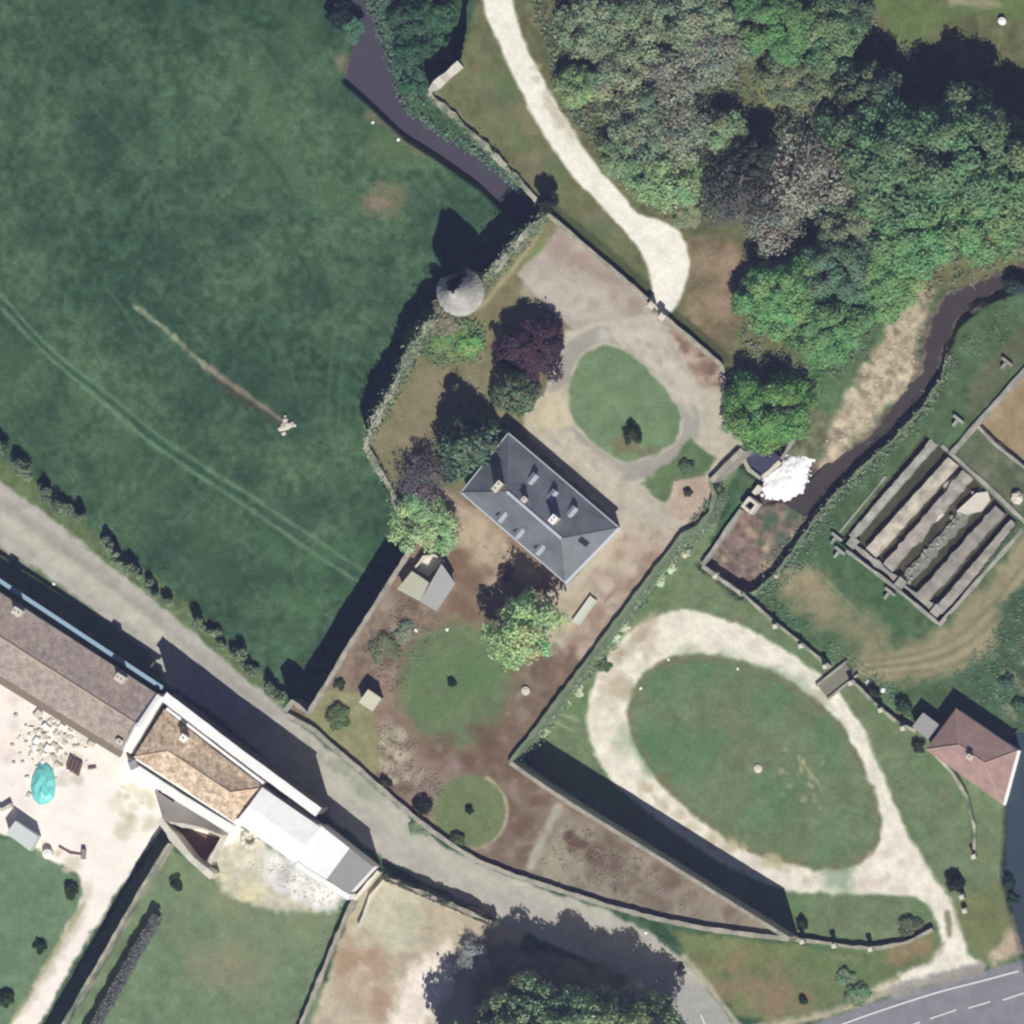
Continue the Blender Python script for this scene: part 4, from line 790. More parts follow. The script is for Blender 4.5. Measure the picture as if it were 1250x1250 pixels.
for x, y, r, l in ((816, 805, 0.18, 'small white stone at the north-west edge of the oval lawn'), (900, 816, 0.2, 'small white stone at the top of the oval lawn'), (782, 840, 0.2, 'small white stone at the west edge of the oval lawn'), (788, 1138, 0.2, 'white stone at the edge of the big tree shadow'), (455, 149, 0.22, 'upper white stone on the meadow bank of the moat'), (486, 170, 0.22, 'lower white stone on the meadow bank of the moat'), (64, 713, 0.25, 'white marker stone on the verge between road and long barn'),
                   (546, 768, 0.22, 'pale stone at the north edge of the round garden lawn'), (508, 769, 0.3, 'white stone in the weedy beds west of the garden lawn'), (947, 703, 0.3, 'upper white stone on the fish-farm bank'), (956, 690, 0.3, 'lower white stone on the fish-farm bank'), (1077, 842, 0.35, 'white stone beside the tan track and low wall'), (1060, 832, 0.4, 'long pale stone beside the tan track')):
    g = G(x, y); mb = MB(); mb.rock(g, r, 0.7, 7, x); tag(mb.build('white_stone', WHITE), l, 'stone', 'white stones about the grounds')
hp = G(350, 520); e = empty('stone_heap', hp, 'small pale heap of stones at the end of the meadow trench', 'stone heap')
mb = MB(); rr = random.Random(9)
for i in range(26): mb.rock((hp.x+rr.gauss(0, 0.55), hp.y+rr.gauss(0, 0.38), hp.z+rr.uniform(0, 0.25)), rr.uniform(0.15, 0.4), 0.7, 6, i)
tag(mb.build('rubble', PALE, e), kind='stuff')
# ------------------------------------------------------------------ tiled house by the river, grey shed
TILE = mat('brown_tile', (172, 142, 132), 0.28, 1.1, 0.85, 6.0, 0.0, tint=(150, 128, 124), tint_amt=0.5, tint_scale=0.5, rows=(roof_ang((1165, 865), (1240, 916)), 0.3), row_amt=0.12)
z0 = -1.0; ze, zr = z0+3.2, z0+5.2
N, E_, S_, W_ = [P(*q, ze) for q in ((1165, 864), (1240, 915), (1222, 981), (1128, 914))]
R0, R1 = P(1168, 908, zr), P(1199, 930, zr)
th = empty('tiled_house', P(1185, 920, z0), 'small house with hipped brown tile roof beside the lower river', 'house')
mb = MB(); mb.prism(inset([p[:2] for p in (N, E_, S_, W_)], 0.3), z0-2, ze-0.05); mb.build('wall', WHITE, th)
roof_mesh([fixup(x) for x in ([N, E_, R1, R0], [E_, S_, R1], [S_, W_, R0, R1], [W_, N, R0])]).build('roof', TILE, th)
for a, b in ((E_, R1), (S_, R1), (W_, R0), (N, R0), (R0, R1)):
    mb = MB(); mb.tube(a, b, 0.1); mb.build('ridge_cap', mat('ridge_tile', (190, 158, 144), 0.1), th)
mb = MB(); d = (S_-E_).normalized(); mb.tube(E_+Vector((0.12, 0, -0.05)), S_+Vector((0.12, 0, -0.05)), 0.26); mb.build('gutter', WHITE, th)  # wide white tube drawn for the sunlit face of the south-east wall
chimney(th, 1181, 923, zr-0.8, zr+0.8, 0.6, 0.5, (0.8, -0.5), mat('brick_red', (176, 140, 124), 0.15), 1)
sd2 = empty('grey_shed', P(1129, 884, z0), 'small flat-roofed grey shed at the corner of the tiled house', 'shed')
q = [P(x, y, z0+2.3) for x, y in ((1125, 869), (1145, 884), (1131, 902), (1112, 886))]; mb = MB(); mb.prism(inset([p[:2] for p in q], 0.1), z0-0.5, z0+2.2); mb.build('wall', STONE, sd2); roof_mesh([fixup(q)], 0.1).build('roof', GREY, sd2)
# ------------------------------------------------------------------ the farm across the road
BARN_N = mat('old_brown_tile', (166, 150, 142), 0.6, 1.1, 0.9, 3.2, 0.0, tint=(182, 168, 146), tint_amt=0.45, tint_scale=0.6, rows=(roof_ang((0, 724), (190, 846)), 0.35), row_amt=0.08)
bn = empty('long_barn', P(60, 815, 0), 'long barn with low brown tile roof and two chimneys beside the road', 'barn')
ze, zr = 5.8, 7.5
A, B = P(-75, 676, ze), P(190, 846, ze); C_, D_ = P(150, 918, ze), P(-75, 780, ze); RA, RB = P(-75, 731, zr), P(167, 884, zr)
mb = MB(); mb.prism([p[:2] for p in (P(-70, 684, ze), P(184, 848, ze), P(148, 910, ze), P(-70, 776, ze))], -0.3, ze-0.05); mb.build('wall', STONE, bn)
roof_mesh([fixup([A, B, RB, RA]), fixup([RA, RB, C_, D_])]).build('roof', BARN_N, bn)
mb = MB(); mb.tube(RA, RB, 0.14); mb.build('ridge_cap', mat('barn_ridge', (190, 174, 150), 0.12), bn)
mb = MB(); a, b = P(-75, 661, 4.7), P(198, 840, 4.7); dd = (b-a).normalized(); mb.obox((a+b)*0.5, dd, 0.5, (b-a).length, 4.5, 4.72); mb.build('gutter', mat('sky_tinted_zinc', (150, 178, 196), 0.04), bn)  # blue of the reflected sky put into the gutter colour
mb = MB(); a, b = P(-75, 785, 3.9), P(148, 921, 3.9); dd = (b-a).normalized(); mb.obox((a+b)*0.5, dd, 1.0, (b-a).length, 3.6, 3.9); mb.build('lean_to', mat('lean_to_tile', (140, 126, 112), 0.15), bn)
gv = MB(); gv.tube(P(193, 849, ze+0.1), P(169, 885, zr+0.15), 0.4, None, 6); gv.build('gable_coping', WHITE, bn); gv = MB(); gv.tube(P(168, 885, zr+0.15), P(152, 916, ze+0.1), 0.4, None, 6); gv.build('gable_coping', WHITE, bn)
for x, y in ((20, 747), (146, 828)): chimney(bn, x, y, 5.8, 8.0, 1.0, 0.8, (0.84, -0.54), PALE, 2, PALE)
chimney(bn, 146, 906, 5.5, 6.9, 0.7, 0.5, (0.84, -0.54), BRK, 1)
# farmhouse: tall street front, tiled hip behind
fh = empty('farmhouse', P(240, 930, 0), 'farmhouse with orange hipped tile roof behind a white street front', 'house')
FT = mat('orange_tile', (220, 198, 170), 0.85, 1.6, 0.9, 3.0, 0.0, tint=(176, 152, 126), tint_amt=0.6, tint_scale=0.9, rows=(roof_ang((196, 864), (319, 962)), 0.4), row_amt=0.14)
ze, zr = 5.4, 7.2
N, E_, S_, W_ = [P(*q, ze) for q in ((200, 866), (320, 962), (286, 1003), (163, 924))]
R0, R1 = P(205, 917, zr), P(281, 967, zr)
mb = MB(); mb.prism([p[:2] for p in (P(199, 869, 5), P(330, 967, 5), P(290, 1008, 5), P(164, 927, 5))], -0.3, 5.2); mb.build('wall', WHITE, fh)
roof_mesh([fixup(x) for x in ([N, E_, R1, R0], [E_, S_, R1], [S_, W_, R0, R1], [W_, N, R0])]).build('roof', FT, fh)
for a, b in ((E_, R1), (S_, R1), (W_, R0), (N, R0), (R0, R1)): mb = MB(); mb.tube(a, b, 0.1); mb.build('ridge_cap', mat('orange_ridge', (224, 196, 164), 0.1), fh)
tp = strip_mesh([(201, 851), (292, 920), (388, 990)], -0.3, 8.2, 0.9, seed=2, jz=0.0, jw=0.02); tp.build('street_front', mat('shaded_street_render', (112, 106, 100), 0.15), fh)  # shade on the street face put into its render colour
tp = strip_mesh([(200, 850), (292, 920), (389, 991)], 8.202, 8.45, 1.25, seed=2, jz=0.02, jw=0.03); tp.build('coping', WHITE, fh)
tp = strip_mesh([(203, 865), (260, 909), (322, 956)], 3.0, 5.45, 0.35, seed=2, jz=0.02, jw=0.02); tp.build('eaves_cornice', WHITE, fh)
tp = strip_mesh([(152, 931), (215, 972), (283, 1013)], -0.3, 5.15, 1.1, seed=2, jz=0.03, jw=0.03); tp.build('eaves_terrace', WHITE, fh)
tp = strip_mesh([(196, 850), (172, 890), (155, 918)], -0.3, 5.0, 0.9, seed=6, jz=0.05, jw=0.04); tp.build('gable_wall', WHITE, fh)
chimney(fh, 224, 901, 6.0, 7.6, 0.7, 0.7, (0.78, -0.62), WHITE, 1, WHITE)
mb = MB(); mb.obox(P(203, 972, 5.17), (0.84, -0.54), 0.3, 2.3, 5.0, 5.17); mb.build('roof_slot_shade', OPEN_SHADE, fh)  # flush dark block, its colour stands for shade in the slot
mb = MB(); mb.obox(P(162, 934, 5.6), (0.7, 0.3), 1.0, 1.0, 5.1, 5.6); mb.build('roof_hatch', GREY, fh)
# white-roofed wing and grey lean-to
wg = empty('white_roofed_wing', P(345, 1005, 0), 'farm wing with a bright white sheet roof at the end of the farmhouse', 'outbuilding')
WSH = mat('white_sheet', (250, 250, 248), 0.14, 0.6, 0.6, 2.5)
ze, zr = 6.0, 6.6
N, E_, S_, W_ = [P(*q, ze) for q in ((320, 961), (392, 1010), (357, 1051), (288, 1003))]
R0, R1 = P(304, 983, zr), P(372, 1033, zr); R0.z = R1.z = 6.5
mb = MB(); mb.prism(inset([p[:2] for p in (N, E_, S_, W_)], 0.2), -0.3, 5.9); mb.build('wall', WHITE, wg)
roof_mesh([fixup([N, E_, R1, R0]), fixup([R0, R1, S_, W_])]).build('roof', WSH, wg)
mb = MB(); mb.obox(P(363, 985, 6.3), (0.8, -0.6), 0.35, 3.4, 5.9, 6.32); mb.build('roof_slot_shade', OPEN_SHADE, wg)  # solid dark strip painted for the shaded depth of the slot
lt = empty('grey_lean_to', P(420, 1052, 0), 'flat grey lean-to at the lower end of the white-roofed farm wing', 'outbuilding')
q = [P(x, y, 5.8) for x, y in ((390, 1006), (456, 1058), (426, 1091), (356, 1049))]; mb = MB(); mb.prism(inset([p[:2] for p in q], 0.12), -0.3, 5.7); mb.build('wall', WHITE, lt)
q1 = [q[0], q[0].lerp(q[1], 0.56), q[3].lerp(q[2], 0.6), q[3]]; roof_mesh([fixup(q1)], 0.12).build('roof', WSH, lt)['label'] = 'white end of the lean-to roof'
q2 = [q[0].lerp(q[1], 0.564), q[1], q[2], q[3].lerp(q[2], 0.604)]; roof_mesh([fixup(q2)], 0.12).build('roof', GREY, lt)['label'] = 'grey end of the lean-to roof'
tp = strip_mesh([(362, 1055), (426, 1095)], -0.3, 5.9, 0.7, seed=6, jz=0.03, jw=0.05); tp.build('parapet', WHITE, lt)
wall('lane_wall', 'short pale lane wall between lean-to and bare plot, nearest the lean-to', 'wall', [(462, 1064), (444, 1085), (432, 1099)], -0.4, 2.0, 0.5, PALE, 'lane walls of the farm')
wall('lane_wall', 'short pale lane wall beside the bare plot, second from the lean-to', 'wall', [(474, 1068), (452, 1095), (444, 1118), (438, 1132)], -0.4, 1.0, 0.35, PALE, 'lane walls of the farm')
wall('lane_wall', 'long stone wall between the lower green lawn and the bare plot', 'wall', [(432, 1100), (422, 1118), (404, 1160), (382, 1215), (362, 1262), (340, 1340)], -0.4, 1.3, 0.45, STONE, 'lane walls of the farm', jw=0.12)
# roofless ruin, big garden wall
ru = empty('roofless_ruin', P(235, 1030, 0), 'roofless ruined shed with dark inside and pale broken walls beside the yard', 'ruin')
for pts, z, wd in (([(196, 1002), (222, 1008), (246, 1012), (272, 1022)], 3.6, 0.35), ([(194, 1000), (210, 1022), (234, 1050), (258, 1070)], 4.5, 0.9), ([(272, 1020), (262, 1038), (254, 1056)], 3.4, 0.4)):
    strip_mesh(pts, -0.3, z, wd, seed=8, jz=0.12, jw=0.1).build('wall', PALE, ru)
mb = MB(); mb.prism([P(x, y, 0)[:2] for x, y in ((200, 1004), (268, 1024), (250, 1052), (234, 1048))], -0.1, 0.05); mb.build('floor', mat('ruin_floor', (118, 84, 76), 0.2), ru)
wall('garden_wall', 'tall straight garden wall with a broad dark shadow across the farm drive', 'wall', [(206, 1030), (170, 1088), (130, 1158), (78, 1248), (26, 1338)], -0.4, 4.2, 0.35, IVYST, jz=0.12)
wall('plot_wall', 'ragged wall between grey road and bare sandy plot', 'wall', [(470, 1070), (520, 1092), (560, 1108), (600, 1126)], -0.4, 2.4, 0.45, STONE, jz=0.35, jw=0.2)
ct = empty('site_cabin', P(24, 1022, 0), 'pale flat-roofed site cabin between the white yard and the green lawn', 'cabin')
q = [P(x, y, 2.3) for x, y in ((17, 1003), (45, 1022), (35, 1040), (6, 1018))]; mb = MB(); mb.prism([p[:2] for p in q], -0.1, 2.28); mb.build('body', mat('cabin_side', (200, 206, 202), 0.05), ct); roof_mesh([fixup(q)], 0.06).build('roof', mat('cabin_roof', (208, 216, 210), 0.04), ct)
wall('low_yard_wall', 'low pale wall beside the site cabin at the left picture edge', 'wall', [(-20, 978), (0, 990), (12, 984)], -0.3, 1.0, 0.4, PALE)
# courtyard heap of stone blocks under and beside the turquoise sheet
rr = random.Random(12); TQ = mat('turquoise_sheet', (122, 212, 206), 0.12, 0.8, 0.4, 3.0, 0.4)
hb = [(68, 878, 8), (54, 888, 8), (52, 900, 7), (42, 905, 8), (66, 897, 6), (74, 888, 7), (78, 900, 6), (56, 914, 8), (66, 912, 6), (52, 922, 5), (64, 926, 7), (72, 918, 6), (44, 893, 5), (84, 895, 5), (48, 912, 5), (40, 914, 7), (60, 880, 5), (36, 890, 5), (76, 909, 4), (58, 905, 5), (44, 872, 9), (62, 870, 6), (68, 934, 6), (50, 932, 5), (33, 972, 6), (31, 951, 5), (110, 909, 8), (104, 916, 5)]
for i, (x, y, s_) in enumerate(hb):
    g = P(x, y, 0.3); mb = MB(); h = s_*0.05*rr.uniform(0.8, 1.3); mb.obox(g, (math.cos(i*2.4), math.sin(i*2.4)), s_*0.085, s_*0.12, -0.02, h, 0.85)
    tag(mb.build('stone_block', (PALE, WHITE)[i % 2]), 'rough pale stone block in the heap on the white farm yard', 'stone block', 'stone blocks heaped in the farm yard')
mb = MB()
for i in range(230):
    x, y = 60+rr.gauss(0, 22), 905+rr.gauss(0, 20)
    if y < 838+x*0.62 or x < 6: continue
    g = P(x, y, 0); mb.rock((g.x, g.y, 0.02), 0.06+0.26*rr.random()**2, 0.8, 5, i)
tag(mb.build('rubble', mat('yard_rubble', (214, 206, 190), 0.3)), kind='stuff')
mb = MB(); n = 18; vs = []
out = [(45, 931), (56, 932), (63, 940), (65, 952), (66, 962), (64, 975), (56, 982), (46, 984), (38, 976), (35, 962), (37, 950), (41, 940)]
cx, cy = 51, 957
vs.append((*P(cx, cy, 0.7)[:2], 0.7))
for k, f in enumerate((0.35, 0.65, 0.88, 1.0)):
    for x, y in out:
        z = (0.72, 0.62, 0.4, 0.04)[k]+rr.uniform(-0.16, 0.16)*(k < 3); p = P(cx+(x-cx)*f, cy+(y-cy)*f, 0.2); vs.append((p.x, p.y, z))
m_ = len(out); fs = [(0, 1+(i+1) % m_, 1+i) for i in range(m_)]
for k in range(3): fs += [(1+k*m_+i, 1+k*m_+(i+1) % m_, 1+(k+1)*m_+(i+1) % m_, 1+(k+1)*m_+i) for i in range(m_)]
mb.add(vs, [f[::-1] for f in fs]); tag(mb.build('tarpaulin', TQ), 'turquoise tarpaulin spread over a heap in the white farm yard', 'tarpaulin')
pl = empty('pallet_stack', P(88, 936, 0), 'dark brown stack of pallets on the white yard', 'pallets'); BRN = mat('brown_wood', (116, 92, 84), 0.25, 3)
for i in range(4):
    mb = MB(); mb.obox(P(83+i*4, 932+i*2.5, 0.5), (0.3, 1), 0.32, 1.7, 0, 0.55+0.05*(i % 2)); mb.build('plank', BRN, pl)
e = empty('white_tank', P(56, 1044, 0), 'round white water tank beside the site cabin', 'tank'); c = P(56, 1044, 1); mb = MB(); mb.tube((c.x, c.y, 0), (c.x, c.y, 1.0), 0.62, 0.6, 14); mb.build('body', WHITE, e); mb = MB(); mb.tube((c.x, c.y, 1.0), (c.x, c.y, 1.12), 0.4, 0.3, 10); mb.build('lid', WHITE, e)
mb = MB(); mb.obox(P(100, 1044, 0.8), (0.1, 1), 0.5, 1.2, 0, 0.8); tag(mb.build('water_butt', mat('grey_plastic', (150, 140, 136), 0.08)), 'small grey box at the edge of the white yard', 'box')
wall('hose_line', 'thin brown pipe lying on the yard next to the grey box', 'pipe', [(70, 1034), (84, 1042), (97, 1044)], 0, 0.12, 0.22, BRN)
mb = MB(); mb.obox(P(111, 938, 0.2), (1, 0.15), 0.3, 1.0, 0, 0.3); tag(mb.build('beam', BRN), 'small dark beam lying alone on the white yard', 'beam')
e = empty('gravel_bin', P(304, 1026, 0), 'rough round stone well beside the white-roofed wing', 'well')
for i in range(9):
    mb = MB(); c = P(304, 1026, 0.8); mb.rock((c.x+0.85*math.cos(i*0.698), c.y+0.85*math.sin(i*0.698), 0.45), 0.4, 1.0, 6, i); mb.build('stone', PALE, e)
mb = MB(); rr = random.Random(21)
for i in range(420):
    x, y = rr.uniform(300, 418), rr.uniform(1035, 1110)
    if y < 1030+(x-300)*0.55 or y > 1062+(x-300)*0.5: continue
    g = G(x, y); mb.rock((g.x, g.y, 0.0), 0.05+0.2*rr.random()**3, 0.6, 5, i)
tag(mb.build('rubble', mat('pale_rubble', (206, 204, 198), 0.2)), kind='stuff')
# road paint
RP = mat('road_paint', (226, 226, 222), 0.08)
def paint(pts, wd, nm='edge_line'):
    mb = MB(); n = len(pts); vs = []
    Q = [G(x, y, 0.05) for x, y in pts]
    for i, p in enumerate(Q):
        d = Q[min(i+1, n-1)]-Q[max(i-1, 0)]; d.z = 0; d.normalize(); s = Vector((-d.y, d.x, 0))
        vs += [tuple(p+s*wd/2), tuple(p-s*wd/2)]
    mb.add(vs, [(2*i, 2*i+1, 2*i+3, 2*i+2) for i in range(n-1)]); return tag(mb.build(nm, RP), kind='structure')
paint(catmull([(1020, 1252), (1058, 1238), (1105, 1222), (1150, 1208), (1200, 1195), (1262, 1178)], False), 0.2)
for a, b in (((1134, 1242), (1166, 1231)), ((1180, 1229), (1207, 1221)), ((1222, 1219), (1252, 1209)), ((1090, 1258), (1122, 1246))): paint([a, b], 0.17, 'centre_dash')
paint([(855, 1238), (866, 1262)], 0.17, 'centre_dash')
# ------------------------------------------------------------------ vegetation
def leaf_material():
    m = bpy.data.materials.new('leaves'); m.use_nodes = True; n = m.node_tree.nodes; L = m.node_tree.links; b = n['Principled BSDF']
    b.inputs['Roughness'].default_value = 0.65; b.inputs['Specular IOR Level'].default_value = 0.25
    oi = n.new('ShaderNodeObjectInfo'); at = n.new('ShaderNodeAttribute'); at.attribute_name = 'tint'
    mx = n.new('ShaderNodeMix'); mx.data_type = 'RGBA'; mx.blend_type = 'MULTIPLY'; mx.inputs['Factor'].default_value = 1
    L.new(oi.outputs['Color'], mx.inputs['A']); L.new(at.outputs['Color'], mx.inputs['B']); L.new(mx.outputs['Result'], b.inputs['Base Color'])
    tr = n.new('ShaderNodeBsdfTranslucent'); L.new(mx.outputs['Result'], tr.inputs['Color'])
    ms = n.new('ShaderNodeMixShader'); ms.inputs[0].default_value = 0.25
    L.new(b.outputs[0], ms.inputs[1]); L.new(tr.outputs[0], ms.inputs[2]); L.new(ms.outputs[0], n['Material Output'].inputs['Surface']); return m
LEAF = leaf_material(); BARK = mat('bark', (112, 102, 90), 0.25, 4); GREYBARK = mat('grey_bark', (150, 142, 130), 0.2, 4)
def leaf_mesh(name, pos, nrm, size, tint, rng, asp=0.65):
    n = len(pos); a = rng.normal(size=(n, 3)); nrm = nrm/np.linalg.norm(nrm, axis=1, keepdims=True)
    u = np.cross(nrm, a); u /= np.linalg.norm(u, axis=1, keepdims=True)+1e-9; v = np.cross(nrm, u)
    s = (size*(0.6+0.8*rng.random(n)))[:, None]
    co = np.stack([pos+u*s, pos+v*s*asp, pos-u*s, pos-v*s*asp], 1).reshape(-1, 3)
    me = mesh_np(name, co, np.arange(4*n).reshape(-1, 4), 4)
    ca = me.color_attributes.new('tint', 'FLOAT_COLOR', 'POINT'); t = np.repeat(tint, 4, 0)
    ca.data.foreach_set('color', np.ascontiguousarray(np.concatenate([t, np.ones((4*n, 1))], 1), np.float32).ravel())
    me.materials.append(LEAF); return me
def crown_proto(seed, nc, per, leaf, rc=(0.16, 0.3), cone=False, sparse=1.0, zlow=-0.1):
    rng = np.random.default_rng(seed); ph = rng.random(6)*6.28; P_, N_, T_ = [], [], []
    for c in range(nc):
        th = rng.random()*6.283; lobe = 1+0.10*math.sin(2*th+ph[0])+0.09*math.sin(3*th+ph[1])+0.07*math.sin(5*th+ph[2])
        r_ = rng.uniform(*rc)
        if cone:
            h = rng.random()**1.5; rad = (1-h)**0.75*(0.88-0.1*rng.random()); ctr = np.array([rad*math.cos(th)*lobe*0.9, rad*math.sin(th)*lobe*0.9, h*0.95]); r_ *= (1.1-0.75*h)
            out = np.array([math.cos(th), math.sin(th), 0.7])
        else:
            u = rng.uniform(zlow, 1); f = rng.uniform(0.6, 0.9) if c % 4 else rng.uniform(0.25, 0.6)
            q = math.sqrt(max(0, 1-u*u)); ctr = np.array([q*math.cos(th)*f*lobe, q*math.sin(th)*f*lobe, 0.28+0.62*u*f]); out = np.array([q*math.cos(th), q*math.sin(th), u+0.25])
        n = int(per*(r_/np.mean(rc))**2*sparse); d = rng.normal(size=(n, 3)); d /= np.linalg.norm(d, axis=1, keepdims=True); d[:, 2] = np.abs(d[:, 2])*0.9-0.25
        rad = r_*(0.55+0.5*rng.random((n, 1))**0.5)*(1+0.15*rng.normal(size=(n, 1))); p = ctr+d*rad*np.array([1, 1, 0.75])
        P_.append(p); N_.append(d*0.8+out*0.35+np.array([0, 0, 0.35])+0.45*rng.normal(size=(n, 3)))
        t = np.full((n, 3), 1.0)*(0.86+0.28*rng.random()); t = t*(0.82+0.36*rng.random((n, 1))); t[:, 0] *= 1+0.12*rng.normal(); T_.append(np.clip(t, 0.4, 1.6))
    return leaf_mesh('crown', np.concatenate(P_), np.concatenate(N_), np.full(sum(map(len, P_)), leaf), np.concatenate(T_), rng)
def trunk_proto(seed, limbs=6, bare=False):
    rr = random.Random(seed); mb = MB(); mb.tube((0, 0, -0.05), (0, 0, 0.45), 0.05, 0.035, 8); mb.tube((0, 0, 0.45), (0.03, 0.02, 0.85), 0.035, 0.012, 6)
    for i in range(limbs):
        t = 6.283*i/limbs+rr.uniform(-0.4, 0.4); z = rr.uniform(0.25, 0.6); r = rr.uniform(0.4, 0.75); e = Vector((r*math.cos(t), r*math.sin(t), min(0.92, z+rr.uniform(0.15, 0.35))))
        mb.tube((0, 0, z), e, 0.022, 0.008, 5)
        for _ in range(6 if bare else 1):
            s_ = Vector((0, 0, z)).lerp(e, rr.uniform(0.35, 0.9)); q = s_+Vector((rr.uniform(-0.3, 0.3), rr.uniform(-0.3, 0.3), rr.uniform(0.05, 0.2))); mb.tube(s_, q, 0.01, 0.004, 4)
            if bare:
                for _ in range(2): w2 = s_.lerp(q, rr.uniform(0.4, 1)); mb.tube(w2, w2+Vector((rr.uniform(-0.18, 0.18), rr.uniform(-0.18, 0.18), rr.uniform(0, 0.12))), 0.006, 0.003, 3)
    return mb.mesh('trunk')
PROTO = {'big': [crown_proto(s, 105, 210, 0.031, (0.12, 0.24)) for s in (1, 2, 3)], 'mid': [crown_proto(s, 66, 170, 0.043, (0.14, 0.28)) for s in (4, 5, 6)], 'small': [crown_proto(s, 36, 120, 0.065, (0.2, 0.34)) for s in (7, 8, 9)],
         'shrub': [crown_proto(s, 22, 80, 0.1, (0.26, 0.42), zlow=-0.3) for s in (10, 11, 12)], 'conifer': [crown_proto(s, 130, 60, 0.05, (0.13, 0.22), cone=True) for s in (13, 14)],
         'airy': [crown_proto(s, 62, 88, 0.042, (0.14, 0.27)) for s in (21, 22, 23)], 'bare': [crown_proto(s, 60, 48, 0.034, (0.16, 0.3)) for s in (15, 16)]}
TRK = [trunk_proto(1), trunk_proto(2)]; TRKB = [trunk_proto(3, 11, True), trunk_proto(4, 12, True)]
for t in TRK: t.materials.append(BARK)
for t in TRKB: t.materials.append(GREYBARK)
GAIN = 1.75
_t = [0]
def tree(name, label, cx, cy, r, h, rgb, kind='mid', group=None, cat='tree', aspect=1.0, base=0.22, zg=None):
    _t[0] += 1; i = _t[0]; rr = random.Random(i*31+5)
    g = G(cx, cy); z0 = g.z
    for _ in range(3):
        q = P(cx, cy, z0+h*(0.3 if kind == 'conifer' else 0.6)); z0 = hgt(q.x, q.y) if zg is None else zg
    R = r*0.1; e = empty(name, (q.x, q.y, z0), label, cat, group, rz=rr.uniform(0, 6.28) if aspect == 1 else 0)
    me = PROTO[kind][i % len(PROTO[kind])]
    c = bpy.data.objects.new('crown', me); link(c, e); c.location = (0, 0, h*base); c.scale = (R*aspect*1.04, R/aspect*1.04, h*(1-base)); c.color = (*np.clip(np.maximum(lin(rgb)-AIR*0.7, 0.012)*GAIN, 0, 0.9), 1)
    if kind not in ('shrub',):
        tm = (TRKB if kind == 'bare' else TRK)[i % 2]; t = bpy.data.objects.new('trunk', tm); link(t, e); t.scale = (R, R, h*0.95)
    else:
        t = bpy.data.objects.new('stem', TRK[i % 2]); link(t, e); t.scale = (R*0.8, R*0.8, h*0.8)
    return e
GT = 'garden trees on the terrace'
tree('copper_beech', 'dark purple copper beech between the gravel court and the slate house', 648, 430, 42, 5.2, (68, 56, 70), 'mid', GT)
tree('conifer', 'smaller dark conifer, just below the purple copper beech', 626, 474, 34, 8.5, (94, 110, 90), 'conifer', GT, base=0.05)
tree('conifer', 'larger dark conifer touching the west corner of the slate roof', 570, 543, 47, 11, (92, 114, 96), 'conifer', GT, base=0.05)
tree('garden_tree', 'thin purplish half-bare tree left of the slate house', 514, 584, 34, 4.5, (96, 94, 100), 'bare', GT)
tree('garden_tree', 'light green tree on the terrace edge above the two-tone outbuilding', 513, 642, 41, 4.5, (138, 162, 122), 'airy', GT)
tree('garden_tree', 'large light green tree just south of the slate house', 640, 768, 51, 9.5, (146, 168, 124), 'airy', GT)
tree('garden_tree', 'small dark conifer at the northern tip of the terrace beside the moat', 668, 246, 14, 4.5, (48, 62, 58), 'small', GT)
GS = 'shrubs on the terrace'
